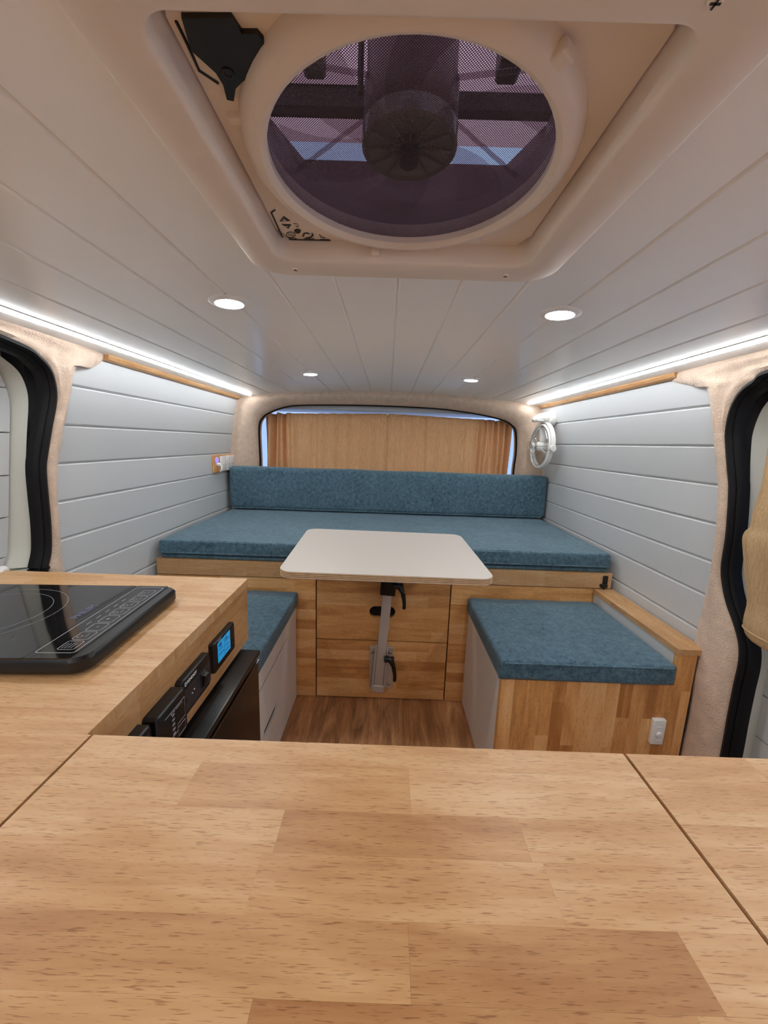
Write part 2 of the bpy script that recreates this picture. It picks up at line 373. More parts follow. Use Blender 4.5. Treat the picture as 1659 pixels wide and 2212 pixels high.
# side walls: backing plus horizontal lining boards
WY0 = 1.0; WALLS = {}
for side, nm in ((-1, 'wall_left'), (1, 'wall_right')):
    zs = [0, .3, .6, .9, 1.0, 1.1, 1.2, 1.25]
    g = G().loft([[(side * (wx(z) + .008), WY0, z), (side * (wx(z) + .008), Y1 + .05, z), (side * (wx(z) + .03), Y1 + .05, z), (side * (wx(z) + .03), WY0, z)] for z in zs], closed_v=True)
    wl = WALLS[side] = struct(g.build(nm, 'shadow_gap'))
    joints = [.025, .122, .22, .318, .415, .513, .611, .702, .800, .898, .996, 1.096, 1.215]
    for a, b in zip(joints, joints[1:]):
        ch = .0050; t = .013
        def P(z, d): return (side * (wx(z) + d), z)
        e_ = .0003; prof = [P(a + e_, t), P(a + e_, ch), P(a + ch, 0), P((a + b) / 2, 0), P(b - ch, 0), P(b - e_, ch), P(b - e_, t)]
        ys = max(.935, min(interp([(p[1], p[0]) for p in (wallB if side < 0 else wallR)[:12]], lerp(a, b, k / 6)) for k in range(7)) - .006)
        G().prism(prof, 'y', ys, Y1).build('wall_board', 'paint_white', wl)

# front end behind the camera, felt lined
struct(G().box(-.95, .95, Y0 - .05, Y0, -.02, 1.28).build('wall_front', 'melamine_white'))

# ---- felt pillars, rubber door seals, side doors
def felt_side(side, A, B, nm):
    n = 150; a = smooth_line([(p[0], p[1], 0) for p in A], n); b = smooth_line([(p[0], p[1], 0) for p in B], n); rows = []
    for i in range(n):
        row = []
        for j in range(11):
            t = j / 10; y = lerp(a[i].x, b[i].x, t); z = lerp(a[i].y, b[i].y, t)
            bul = .006 + .010 * math.sin(PI * min(1, t * 1.15)) ** .7 if 0 < t < 1 else (.0 if t == 0 else -.002)
            if z > 1.02 and .1 < t < .45: bul -= .008 * math.sin((t - .1) / .35 * PI)
            if z < .55: bul += .012 * math.sin(PI * t) * min(1, (.55 - z) / .15)
            row.append((side * (wx(z) - bul - .001), y, z + (.004 if t == 1 and z > 1.19 else 0)))
        rows.append(row)
    g = G().loft(rows)
    return struct(g.build(nm, 'felt', smooth=True, ang=80))
ft1 = felt_side(-1, sealA, wallB, 'trim_1'); ft2 = felt_side(1, sealR, wallR, 'trim_2')
def seal_side(side, A, nm, dy, parent):
    n = 150; a = smooth_line([(p[0], p[1], 0) for p in A], n); lines = []
    prof = [(.004, .002), (.0, -.007), (.35, -.010), (.55, -.004), (.62, .002), (.70, .000), (.9, .005), (1.0, .012), (1.0, .026)]
    for i in range(n):
        d = (a[min(i + 1, n - 1)] - a[max(i - 1, 0)]).normalized(); nn = Vector((-d.y, d.x, 0))   # points into the opening
        lines.append([(side * (wx(a[i].y) + 0 + dd), a[i].x + nn.x * dy * t, a[i].y + nn.y * dy * t) for t, dd in prof])
    return G().loft(lines).build(nm, 'rubber_black', parent, smooth=True, ang=60)
struct(lab(seal_side(-1, sealA, 'trim_3', .022, None), 'black rubber seal round the left door opening')); struct(lab(seal_side(1, sealR, 'trim_4', .022, None), 'black rubber seal round the right door opening'))

def door_side(side, A, panel, grooves, nm, window=None):
    n = 90; a = smooth_line([(p[0], p[1], 0) for p in A], n)
    pn = smooth_line([(p[0], p[1], 0) for p in panel], n); lines = []
    for i in range(n):
        d = (a[min(i + 1, n - 1)] - a[max(i - 1, 0)]).normalized(); nn = Vector((-d.y, d.x, 0))
        q = Vector((a[i].x + nn.x * .016, a[i].y + nn.y * .016)); e = Vector((pn[i].x, pn[i].y)); row = []
        for j in range(7):
            t = j / 6; p = q.lerp(e, t); row.append((side * (.872 + .048 * math.sin(t * PI / 2)), p.x, p.y))
        row.append((side * .945, e.x, e.y)); lines.append(row)
    dr = struct(G().loft(lines).build(nm, 'door_cream', None, smooth=True, ang=50))
    return dr, pn
panL = [(.80, .0), (.82, .30), (.845, .60), (.871, .647), (.893, .684), (.900, .72), (.909, .767), (.922, .85), (.937, .947), (.951, 1.036), (.949, 1.071), (.942, 1.095), (.927, 1.118), (.86, 1.140), (.6, 1.15), (.2, 1.15), (-.5, 1.15), (Y0, 1.15)]
d1, pn = door_side(-1, sealA, panL, None, 'door_1')
def edge_y(pn, z):
    best = None
    for p, q in zip(pn, pn[1:]):
        if min(p.y, q.y) <= z <= max(p.y, q.y) and abs(p.y - q.y) > 1e-6:
            y = lerp(p.x, q.x, (z - p.y) / (q.y - p.y)); best = y if best is None else max(best, y)
    return best if best is not None else .5
gz = [.08, .18, .28, .38, .48, .579, .679, .773, .872, .973, 1.077, 1.142]
G().box(-.95, -.935, Y0, .97, -.02, 1.2).build('outer_skin', 'body_paint', d1)
for a, b in zip(gz, gz[1:]):
    zz = [lerp(a + .0015, b - .0015, k / 8) for k in range(9)]
    poly = [(Y0, zz[0])] + [(edge_y(pn, z) - .004, z) for z in zz] + [(Y0, zz[-1])]
    G().prism(poly, 'x', -.935, -.908).build('door_board', 'paint_white', d1)
for y, z in ((.886, .898), (.868, .723)):
    G().lathe([(.0045, 0), (.0045, .002), (.003, .003)], (-.908, y - .012, z), (1, 0, 0), 16).build('screw_plug', 'plastic_white', d1, True)
G().lathe([(.006, 0), (.014, .006), (.016, .014), (.010, .022), (.0, .024)], (-.905, .857, .650), (1, 0, 0), 20).build('door_knob', 'plastic_white', d1, True)

# right door: painted inner frame, window behind the gathered curtain, boards below
panR = [(.842, .0), (.842, .249), (.844, .356), (.848, .436), (.852, .499), (.858, .53), (.864, .57), (.872, .60), (.880, .65), (.888, .705), (.893, .781), (.90, .879), (.91, .981), (.912, 1.038), (.90, 1.08), (.86, 1.11), (.78, 1.128), (.2, 1.135), (-.5, 1.135), (Y0, 1.135)]
d2, pnr = door_side(1, sealR, panR, None, 'door_2')
wo = rrect(-.6, .98, .0, 1.2, .02); wi = rrect(.22, .80, .60, 1.06, .07)
G().ring(wo, wi, 'x', .93, .95).build('outer_skin', 'body_paint', d2)
G().ring(rrect(.205, .86, .59, 1.10, .075), rrect(.23, .79, .61, 1.05, .07), 'x', .922, .932).build('window_surround', 'door_cream', d2, True)
wnd = struct(G().prism(rrect(.215, .805, .595, 1.065, .07), 'x', .938, .942).build('window_2', 'window_glass'))
gz2 = [.0, .099, .204, .309, .415, .520]
for a, b in zip(gz2, gz2[1:]):
    zz = [lerp(a + .0015, b - .0015, k / 6) for k in range(7)]
    poly = [(Y0, zz[0])] + [(edge_y(pnr, z) - .006, z) for z in zz] + [(Y0, zz[-1])]
    G().prism(poly, 'x', .912, .932).build('door_board', 'paint_white', d2)

# ---- rear felt surround, seal, tailgate, window
op = [(-.715, .50), (-.715, .70), (-.712, .848), (-.714, 1.033), (-.692, 1.093), (-.645, 1.126), (-.571, 1.153), (-.487, 1.166), (-.25, 1.175), (0, 1.177), (.25, 1.172), (.40, 1.160), (.53, 1.142), (.626, 1.121), (.675, 1.095), (.701, 1.058), (.712, .95), (.708, .847), (.712, .70), (.712, .50)]
ot = [(-.843, .50), (-.843, .70), (-.842, .86), (-.828, 1.02), (-.812, 1.12), (-.795, 1.188), (-.70, 1.203), (-.55, 1.217), (-.27, 1.2345), (0, 1.240), (.27, 1.2345), (.44, 1.225), (.57, 1.216), (.68, 1.205), (.75, 1.198), (.795, 1.188), (.818, 1.08), (.838, .90), (.843, .70), (.843, .50)]
n = 130
A = smooth_line([(p[0], p[1], 0) for p in op], n); B = smooth_line([(p[0], p[1], 0) for p in ot], n); rows = []
for i in range(n):
    row = []; s = max(0, min(1, (A[i].y - 1.05) / .08))
    for j in range(13):
        t = j / 12; x = lerp(B[i].x, A[i].x, t); z = lerp(B[i].y, A[i].y, t)
        y = 2.10 + .045 * t ** 2.2 - .022 * math.sin(PI * min(1, t * 1.1)) * (1 - .4 * s) + .010 * math.sin(23 * x) * s * t * (1 - t)
        if j == 0: y = 2.086; x *= 1.014; z += .004 * s
        if j == 12: y = 2.155
        row.append((x, y, z))
    row.append((A[i].x, 2.22, A[i].y)); rows.append(row)
struct(G().loft(rows).build('trim_5', 'felt', smooth=True, ang=80))
K = 2.16 / 2.12
def rear_loop(dx, n=130):
    out = []
    for i in range(n):
        d = (A[min(i + 1, n - 1)] - A[max(i - 1, 0)]).normalized(); nn = Vector((d.y, -d.x)); out.append((A[i].x + nn.x * dx, A[i].y + nn.y * dx))
    return out
lines = []
for t in range(10):
    a = 2 * PI * t / 10; lp = rear_loop(.001 + .006 * math.cos(a)); lines.append([(p[0], 2.172 + .010 * math.sin(a), p[1]) for p in lp])
struct(G().loft(lines, closed_u=True).build('trim_6', 'rubber_black', smooth=True))
tg_ = G()
hole = rrect(-.790, .780, .62, 1.145, .06, 8); outr = [(p[0] * 1.2, .85 + (p[1] - .88) * 1.75) for p in hole]
tg_.ring(outr, hole, 'y', 2.37, 2.40)
tail = struct(tg_.build('door_3', 'body_paint'))
# tailgate inner frame: side reveals and header, painted
for s, xo, xi in ((-1, -.86, -.800), (1, .86, .790)):
    G().loft([[(xo, 2.215, z), (lerp(xo, xi, .45), 2.28, z), (xi, 2.372, z), (xi - s * -.03, 2.385, z), (xo, 2.385, z)] for z in (.55, .80, 1.0, 1.112, 1.113, 1.19)], closed_v=True).build('side_frame', 'body_paint', tail)
G().prism([(2.215, 1.215), (2.225, 1.150), (2.26, 1.1445), (2.372, 1.142), (2.385, 1.215)], 'x', -.86, .86).build('header_panel', 'header_grey', tail)
struct(G().prism(rrect(-.80, .79, .615, 1.15, .06), 'y', 2.378, 2.384).build('window_1', 'window_glass'))
# thin plywood edge of the ceiling lining at the rear
xs = [lerp(-.795, .795, k / 40) for k in range(41)]
struct(lab(G().loft([[(x, Y1 - .003, zc(x) - .0035), (x, Y1 + .004, zc(x) - .0035), (x, Y1 + .004, zc(x) + .004), (x, Y1 - .003, zc(x) + .004)] for x in xs], closed_v=True).build('trim_7', 'ply_light'), 'thin plywood edge strip of the ceiling at the rear'))
# wooden corner beads between walls and ceiling
for s, nm in ((-1, 'trim_8'), (1, 'trim_9')):
    xa = s * .792; za = 1.1885
    o = G().prism([(xa + s * .006, za + .006), (xa - s * .010, za + .006), (xa - s * .011, za + .001), (xa - s * .007, za - .007), (xa + s * .002, za - .012), (xa + s * .006, za - .011)], 'y', 1.122, Y1 + .002).build(nm, 'oak_light_y')
    o.color = (.42, .42, .42, 1); struct(o)

# outer skin (hides the sky behind the lining)
rf = G()
for a, b, c, d in ((-.95, -.19, Y0, 2.40), (.215, .95, Y0, 2.40), (-.19, .215, Y0, .23), (-.19, .215, .655, 2.40)): rf.box(a, b, c, d, 1.285, 1.30)
rf.box(-.95, -.87, Y0, .97, 1.19, 1.285).box(.87, .95, Y0, .97, 1.19, 1.285)
rf.build('outer_skin', 'roof_grey', ceil)
G().box(-.95, -.885, .97, 2.40, -.02, 1.285).box(-.885, -.86, 2.15, 2.39, 0, 1.285).build('outer_skin', 'roof_grey', WALLS[-1])
G().box(.885, .95, .97, 2.40, -.02, 1.285).box(.86, .885, 2.15, 2.39, 0, 1.285).build('outer_skin', 'roof_grey', WALLS[1])
G().box(-.95, .95, 2.385, 2.40, 1.2, 1.285).box(-.95, .95, 2.385, 2.40, -.02, .62).build('outer_skin', 'roof_grey', tail)

# ------------------------------------------------------------------ lights of the van
def led_strip(side, label):
    x = side * .722; t = thing('led_strip', label, 'light strip', (x, .5, zc(x)), 'ceiling light strips')
    sl = math.atan(2 * .075 * x); M = Matrix.Translation((x, 0, zc(x) - .0005)) @ Matrix.Rotation(sl, 4, 'Y')
    G().box(-.0085, .0085, Y0, Y1 - .004, -.0012, .0002, M=M).build('channel', 'plastic_white', t)
    G().box(-.0068, .0068, Y0, Y1 - .03, -.0047, -.0010, .0014, 2, M=M).build('diffuser', 'led_diffuser', t, True)
led_strip(-1, 'thin bright white light strip along the ceiling above the left wall'); led_strip(1, 'thin bright white light strip along the ceiling above the right wall')
def downlight(x, y, label):
    z = zc(x); t = thing('downlight', label, 'downlight', (x, y, z), 'round recessed ceiling downlights')
    nrm = Vector((-2 * .075 * x, 0, -1)).normalized(); c = Vector((x, y, z))
    G().lathe([(.0375, -.002), (.0375, .0008), (.035, .0022), (.0265, .0040), (.0255, .0030), (.0255, -.002)], c, nrm, 40).build('bezel', 'plastic_white', t, True)
    G().lathe([(.0252, -.001), (.0252, .0034), (.022, .0042), (.0, .0044)], c, nrm, 36, cap1=False).build('lens', 'downlight_lens', t, True)
downlight(-.312, .795, 'larger round white downlight in the ceiling left of the roof fan, near the camera')
downlight(.322, .800, 'larger round white downlight in the ceiling right of the roof fan, near the camera')
downlight(-.310, 1.568, 'small round downlight at the far left end of the ceiling near the curtain')
downlight(.318, 1.590, 'small round downlight at the far right end of the ceiling near the curtain')
downlight(-.312, -.12, 'unseen downlight added behind the camera to light the front left counter'); downlight(.322, -.12, 'unseen downlight added behind the camera to light the front right counter')  # out-of-view pair added to light the foreground worktop

# ------------------------------------------------------------------ roof fan
FX, FY = .0115, .437
rfan = thing('roof_fan', 'large round roof ventilator with fly screen in a cream ceiling hatch', 'roof fan', (FX, FY, 1.222))
gxo = (-.205, .234, .236, .650); gxi = (-.163, .186, .280, .600); NR = 10
gar = G(); lo = rrect(*gxo, .045, NR)
def rr_in(e, r, z): return [(p[0], p[1], z) for p in rrect(gxi[0] - e, gxi[1] + e, gxi[2] - e, gxi[3] + e, r, NR)]
loops = [[(p[0], p[1], 1.2345) for p in lo], [(p[0], p[1], 1.2275) for p in lo], [(p[0], p[1], 1.2262) for p in rrect(gxo[0] + .003, gxo[1] - .003, gxo[2] + .003, gxo[3] - .003, .043, NR)],
         rr_in(.004, .026, 1.2262), rr_in(.001, .023, 1.2275), rr_in(-.0005, .021, 1.231), rr_in(-.004, .020, 1.262), rr_in(-.004, .02, 1.30)]
gar.loft(loops, closed_v=True); garn = gar.build('garnish', 'plastic_cream', rfan, True, 50)
for x, y in ((-.145, .624), (.165, .624), (-.150, .264), (.1745, .264)):
    G().lathe([(.0042, 0), (.0042, .0012), (.003, .0022)], (x, y, 1.2262), (0, 0, -1), 14).build('screw', 'plastic_cream', garn, True)
    G().box(x - .003, x + .003, y - .0006, y + .0006, 1.2236, 1.2243).box(x - .0006, x + .0006, y - .003, y + .003, 1.2236, 1.2243).build('screw_slot', 'print_black', garn)
# base plate with the round opening
RI, RO = .1345, .158; nc = 48
def circ(r, n=nc, ph=0): return [(FX + r * math.cos(2 * PI * k / n + ph), FY + r * math.sin(2 * PI * k / n + ph)) for k in range(n)]
def sq(n=nc):
    out = []
    for k in range(n):
        a = 2 * PI * k / n; c, s = math.cos(a), math.sin(a); hx, hy = .169, .1565; q = min(hx / abs(c) if abs(c) > 1e-6 else 9, hy / abs(s) if abs(s) > 1e-6 else 9); out.append((FX + c * q, .44 + s * q))
    return out
G().ring(sq(), circ(.147), 'z', 1.2525, 1.258).build('base_plate', 'plastic_cream', rfan)
bez = G().lathe([(RI, .0), (RI + .002, -.003), (RI + .006, -.0048), (RO - .010, -.003), (RO - .003, .003), (RO, .012), (RO, .024), (RI + .004, .024), (RI, .006), (RI, .0)], (FX, FY, 1.2405), 'z', 72, False, False).build('bezel_ring', 'plastic_cream', rfan, True)
for a in (53, -50):
    c, s = math.cos(math.radians(a)), math.sin(math.radians(a)); M = Matrix.Translation((FX + c * .156, FY + s * .156, 1.241)) @ Matrix.Rotation(math.radians(a), 4, 'Z')
    G().box(-.012, .005, -.007, .007, -.002, .008, .002, 2, M).build('clip', 'plastic_cream', bez)
M = Matrix.Translation((FX - .038, FY + .157, 1.240)); G().box(-.006, .006, -.004, .006, -.006, .006, .0015, 2, M).build('clip', 'plastic_cream', bez)
# fly screen: real wires, diagonal weave
wires = G(); pitch = .00155; wr = .00029; R = RI + .004
for d in (0, 1):
    a = math.radians(45 + 90 * d); u = Vector((math.cos(a), math.sin(a), 0)); v = Vector((-u.y, u.x, 0)); k = -int(R / pitch)
    while k * pitch < R:
        q = k * pitch; h2 = R * R - q * q
        if h2 > 0:
            h = math.sqrt(h2); c = Vector((FX, FY, 1.2475 + d * wr)) + v * q; p, e = c - u * h, c + u * h
            r1, r2, r3 = v * wr, v * -wr, Vector((0, 0, wr * 1.2))
            wires.add([p + r1, p + r2, p + r3, e + r1, e + r2, e + r3], [(0, 1, 4, 3), (1, 2, 5, 4), (2, 0, 3, 5)])
        k += 1
fs = wires.build('fly_screen', 'mesh_wire', rfan); fs['kind'] = 'stuff'
# duct, motor, hub, blades, stays
G().lathe([(.150, 0), (.150, .030), (.147, .032), (.143, .030), (.141, .002), (.141, 0)], (FX, FY, 1.263), 'z', 64, False, False).build('duct', 'smoke_duct', rfan, True)
HZ = 1.262
mot = G().lathe([(.043, .006), (.0455, .010), (.0455, .05), (.043, .055), (.043, .105), (.036, .13)], (FX, FY, HZ), 'z', 40).build('motor', 'smoke_duct', rfan, True)
mat('hub_plastic', lin(158, 152, 148), .18, coat=.5)
hub = G().lathe([(.0465, .014), (.0465, .0), (.044, -.002), (.041, .001), (.014, .004)], (FX, FY, HZ), 'z', 40, False, False).build('hub', 'hub_plastic', rfan, True)
for k in range(12):
    a = 2 * PI * k / 12; M = Matrix.Translation((FX, FY, HZ)) @ Matrix.Rotation(a, 4, 'Z'); G().box(.010, .042, -.0006, .0006, -.001, .005, M=M).build('hub_rib', 'hub_plastic', hub)
G().lathe([(.0085, -.014), (.0095, -.013), (.0095, .0), (.013, .003), (.013, .006)], (FX, FY, HZ), 'z', 20).build('shaft_cap', 'fan_dark', rfan, True)
for k in range(6):
    a0 = 2 * PI * k / 6 + .35; rows = []
    for i in range(8):
        t = i / 7; r = .046 + .082 * t; wd = .020 + .022 * t; rows.append([])
        for j in range(5):
            s = j / 4 - .5; an = a0 + .45 * t + s * wd * 2 / r * .8; rows[-1].append((FX + r * math.cos(an), FY + r * math.sin(an), HZ + .012 + s * (.016 - .006 * t)))
    g = G().loft(rows); g.build('blade', 'clear_plastic', rfan, True)
for a in (28, 152, 208, 332):
    c, s = math.cos(math.radians(a)), math.sin(math.radians(a))
    G().tube([(FX + c * .040, FY + s * .040, HZ + .045), (FX + c * .147, FY + s * .147, HZ + .018)], .0022, 6).build('stay', 'clear_plastic', rfan)
for s in (-1, 1):
    G().box(FX + s * .045, FX + s * .20, FY + .155, FY + .170, 1.408, 1.432, .002, 1).build('lift_arm', 'fan_dark', rfan)
    G().box(FX + s * .105 - .012, FX + s * .105 + .012, FY + .04, FY + .07, 1.37, 1.41, .003, 1).build('bracket', 'fan_dark', rfan)
G().box(FX - .010, FX + .010, FY - .17, FY + .05, 1.40, 1.415, .002, 1).build('lift_arm', 'fan_dark', rfan)
G().tube([(FX - .050, FY + .01, 1.315), (FX - .050, FY + .01, 1.36)], .003, 8).build('lift_rod', 'fan_dark', rfan)
lid = G(); lx, ly0, ly1 = .235, FY - .25, FY + .29
lz = lambda y: 1.44 + .055 * (y - ly0) / (ly1 - ly0)
rows = []
for i in range(15):
    y = lerp(ly0, ly1, i / 14); rows.append([])
    for j in range(15):
        s = j / 14 * 2 - 1; u = i / 14 * 2 - 1; rows[-1].append((FX + s * lx, y, lz(y) + .03 * (1 - s * s) * (1 - u * u)))
lid.loft(rows)
lid.loft([[(FX - lx, ly1, lz(ly1)), (FX - lx, ly1 + .004, lz(ly1) - .035)], [(FX + lx, ly1, lz(ly1)), (FX + lx, ly1 + .004, lz(ly1) - .035)]])
for s in (-1, 1): lid.loft([[(FX + s * lx, ly0, lz(ly0)), (FX + s * lx, ly0, lz(ly0) - .04)], [(FX + s * lx, ly1, lz(ly1)), (FX + s * lx, ly1, lz(ly1) - .035)]])
lid.build('lid', 'lid_smoke', rfan)
octo = [(-.149, .215), (.149, .215), (.178, .140), (.178, -.140), (.149, -.20), (-.149, -.20), (-.178, -.140), (-.178, .140)]
G().loft([[(FX + x * k, FY + y * k2, z) for x, y in octo] for k, k2, z in ((.93, .78, 1.268), (.97, .93, 1.31), (1, 1, 1.385), (1.06, 1.06, 1.385), (1.06, 1.06, 1.268))], closed_v=True).build('roof_flange', 'smoke_duct', rfan)
# black lever cap at the hatch corner
hp = [(-0.14581, 0.30777), (-0.11231, 0.30691), (-0.10896, 0.31679), (-0.09839, 0.31651), (-0.0955, 0.32138), (-0.10164, 0.34188), (-0.11195, 0.34662), (-0.12195, 0.35267), (-0.12976, 0.35889), (-0.13579, 0.37046), (-0.14103, 0.36932), (-0.13844, 0.35594), (-0.13988, 0.34596), (-0.15021, 0.32936)]
hz_ = 1.249; lev = G().prism(hp, 'z', hz_, hz_ + .011).build('crank_cap', 'plastic_black', rfan)
G().lathe([(.0045, 0), (.0045, .0008), (.0030, .0010), (.0025, .0002)], (-0.13026, 0.34567, hz_), (0, 0, -1), 16).build('crank_socket', 'print_black', lev)
G().box(-0.14813, -0.13013, 0.38493, 0.39493, 1.247, 1.264, .003, 2).build('latch_boss', 'plastic_cream', rfan, True)
G().tube([(x, y, 1.2521) for x, y in [(-0.15204, 0.31283), (-0.15225, 0.3285), (-0.15338, 0.34801), (-0.14305, 0.35848)]], .0011, 5).build('label_outline', 'print_black', rfan)
# keypad legend printed at the far left corner of the plate (x, y on the plate)
ZP = 1.2522
def kp(pts, r=.0007, closed=False): G().tube([(x, y, ZP) for x, y in pts], r, 5, closed).build('keypad_print', 'print_black', rfan)
def kf(pts): G().prism(pts, 'z', ZP - .0003, ZP + .0004).build('keypad_print', 'print_black', rfan)
def kw(pts, r=.0005): G().tube([(x, y, ZP - .0005) for x, y in pts], r, 4).build('keypad_print', 'plastic_cream', rfan)
kp([(-0.14688, 0.52676), (-0.15321, 0.53284), (-0.15505, 0.59308), (-0.15278, 0.59666), (-0.0892, 0.59546)], 0.0011, False)
kf([(-0.14815, 0.55178), (-0.13968, 0.54005), (-0.13403, 0.54999)])
kf([(-0.14749, 0.55813), (-0.13496, 0.55854), (-0.14117, 0.56879)])
kp([(-0.13138, 0.55619), (-0.12617, 0.55699), (-0.12646, 0.56354), (-0.13051, 0.56265)], 0.0004, False)
kf([(-0.13453, 0.57182), (-0.12935, 0.56814), (-0.12515, 0.5713), (-0.12707, 0.57715), (-0.13168, 0.58092), (-0.13466, 0.57757)])
kp([(-0.13543, 0.5835), (-0.13628, 0.58576), (-0.13768, 0.58785), (-0.1395, 0.58956), (-0.14156, 0.59072), (-0.14366, 0.5912), (-0.14557, 0.59095), (-0.14712, 0.59), (-0.14813, 0.58844), (-0.14852, 0.58645), (-0.14825, 0.58422), (-0.14736, 0.58197), (-0.14594, 0.57992), (-0.14413, 0.57827), (-0.14211, 0.57717), (-0.14007, 0.57671), (-0.1382, 0.57695), (-0.13668, 0.57786), (-0.13565, 0.57935), (-0.13522, 0.58129)], 0.0005, True)
kp([(-0.14571, 0.58171), (-0.13706, 0.5824)], 0.0003, False)
kp([(-0.14664, 0.58532), (-0.13793, 0.58603)], 0.0003, False)
kp([(-0.12535, 0.58651), (-0.12252, 0.57923), (-0.11784, 0.5778), (-0.11579, 0.58002)], 0.0011, False)
kp([(-0.12187, 0.59117), (-0.11644, 0.58963), (-0.1114, 0.58333), (-0.11176, 0.57862)], 0.0011, False)
kp([(-0.10227, 0.58162), (-0.10076, 0.58752), (-0.09602, 0.58968)], 0.0007, False)
for tx, x, y in [('AUTO', -0.14172, 0.59379), ('IN/OUT', -0.11838, 0.59293)]: text_mesh(tx, .0042, 'print_black', 'keypad_lettering', rfan, (x, y, ZP - .0002), (1, 0, 0), (0, -1, 0))
kw([(-0.14386, 0.54801), (-0.13864, 0.54836)])
kw([(-0.14071, 0.54435), (-0.14152, 0.55101)])
kw([(-0.145, 0.56234), (-0.13985, 0.56239)])
kp([(-0.10302, 0.59328), (-0.09078, 0.59307)], 0.0004, False)

# ------------------------------------------------------------------ bed at the rear
FYP = 1.350
bed = thing('bed_platform', 'wooden bed platform front with two stacked centre panels, filling the rear width', 'bed platform', (0, FYP, 0))
G().box(-.835, .835, FYP + .018, FYP + .03, 0.002, .478).build('backing', 'shadow_gap', bed)
G().box(-.83, .83, FYP + .03, 2.095, .50, .535).build('slat_deck', 'oak_light_x', bed)
for a, b, c in ((-.83, -.80, 2.05), (.80, .83, 2.05), (-.02, .02, 2.05)): G().box(a, b, c, c + .04, 0, .50).build('support_leg', 'oak_light_z', bed)
def panel(nm, x0, x1, z0, z1, seed, hole=None):
    p = bpy.data.objects.new(nm, None); C.objects.link(p); p.parent = bed; OFF[p.name] = OFF[bed.name]; p.empty_display_size = .02
    rows = rows_of(z0, z1, .040) if not hole else [z0, .283, .336, .380, .428, z1]
    if hole:
        lay(p, 'oak_dark_x', 'xzy', (x0, x1), (FYP, FYP + .016), rows[:3], .12, .3, seed, tones=(.2, .8))
        lay(p, 'oak_dark_x', 'xzy', (x0, x1), (FYP, FYP + .016), rows[3:], .12, .3, seed + 1, tones=(.2, .8))
        r = .022; zcn = .358
        arc = [(-.0265 - r * math.sin(a), zcn + r * math.cos(a)) for a in [PI * k / 12 for k in range(13)]]
        l = G().prism([(x0, .3362), (x0, .3798)] + [(q[0], max(.3362, min(.3798, q[1]))) for q in arc], 'y', FYP, FYP + .016).build('stave', 'oak_dark_x', p); l.color = (.45,) * 3 + (1,)
        l = G().prism([(x1, .3362), (x1, .3798)] + [(-q[0], max(.3362, min(.3798, q[1]))) for q in arc], 'y', FYP, FYP + .016).build('stave', 'oak_dark_x', p); l.color = (.55,) * 3 + (1,)
    else: lay(p, 'oak_dark_x', 'xzy', (x0, x1), (FYP, FYP + .016), rows, .12, .34, seed, tones=(.2, .8))
    return p
panel('side_panel', -.832, -.2485, .002, .477, 31); panel('side_panel', .2515, .832, .002, .477, 32)
panel('lift_panel', -.2440, .2470, .2440, .4745, 33, True); panel('lower_panel', -.2440, .2470, .004, .2400, 34)
rail = thing('bed_rail', 'long light oak front rail under the blue mattress', 'rail', (0, 1.348, .48))
lay(rail, 'oak_light_x', 'xzy', (-.828, .828), (1.346, 1.372), [.4805, .5365], .25, .5, 41, fixed={0: [(-.50, -.32, .0, .345, .46, .585), {}]}, tones=(.4, .75))
lt = thing('slide_latch', 'small black metal latch on the right end of the bed rail', 'latch', (.80, 1.345, .478))
G().box(.795, .812, 1.3405, 1.346, .492, .529, .001, 1).build('plate', 'plastic_black', lt)
G().box(.786, .812, 1.336, 1.346, .486, .499, .002, 1).lathe([(.004, 0), (.004, .022)], (.801, 1.342, .4795), 'z', 10).build('bolt', 'plastic_black', lt)
def cushion(nm, label, x0, x1, y0, y1, z0, z1, bev, seams=(), cat='cushion', dome=0.0):
    t = thing(nm, label, cat, ((x0 + x1) / 2, (y0 + y1) / 2, z0)); bm = bmesh.new(); bmesh.ops.create_cube(bm, size=1)
    for v in bm.verts: v.co = Vector(((x0 + x1) / 2 + v.co.x * (x1 - x0), (y0 + y1) / 2 + v.co.y * (y1 - y0), (z0 + z1) / 2 + v.co.z * (z1 - z0)))
    bmesh.ops.bevel(bm, geom=bm.edges[:], offset=bev, segments=4, profile=.6, affect='EDGES')
    big = [e for e in bm.edges if e.calc_length() > .08]
    for _ in range(3):
        big = [e for e in bm.edges if e.calc_length() > .09]
        if big: bmesh.ops.subdivide_edges(bm, edges=big, cuts=1, use_grid_fill=True)
    rnd = random.Random(len(label)); ph = [rnd.uniform(0, 6) for _ in range(6)]
    for v in bm.verts:
        x, y, z = v.co; d = .0022 * (math.sin(x * 13 + ph[0]) * math.sin(y * 11 + ph[1] + z * 9) + .6 * math.sin(x * 31 + z * 17 + ph[2]))
        v.co.z += (d + dome * max(0, 1 - ((2 * x - x0 - x1) / (x1 - x0)) ** 4) * max(0, 1 - ((2 * y - y0 - y1) / (y1 - y0)) ** 4)) * ((z - z0) / (z1 - z0)); v.co.y += d * (1 if y < (y0 + y1) / 2 else -1) * .8
    g = G(); bm.verts.index_update(); g.add([tuple(v.co) for v in bm.verts], [tuple(v.index for v in f.verts) for f in bm.faces]); bm.free()
    g.build('cover', 'cushion_blue', t, True, 60)
    for pts, r in seams: G().tube(pts, r, 6).build('seam', 'cushion_blue', t, True)
    return t
cushion('mattress', 'wide teal blue chenille mattress across the bed platform', -.822, .822, 1.352, 2.11, .555, .606, .012, [([(-.815, 1.3515, .560), (.815, 1.3515, .560)], .0035), ([(-.815, 1.355, .6015), (.815, 1.355, .6015)], .002)], 'mattress')
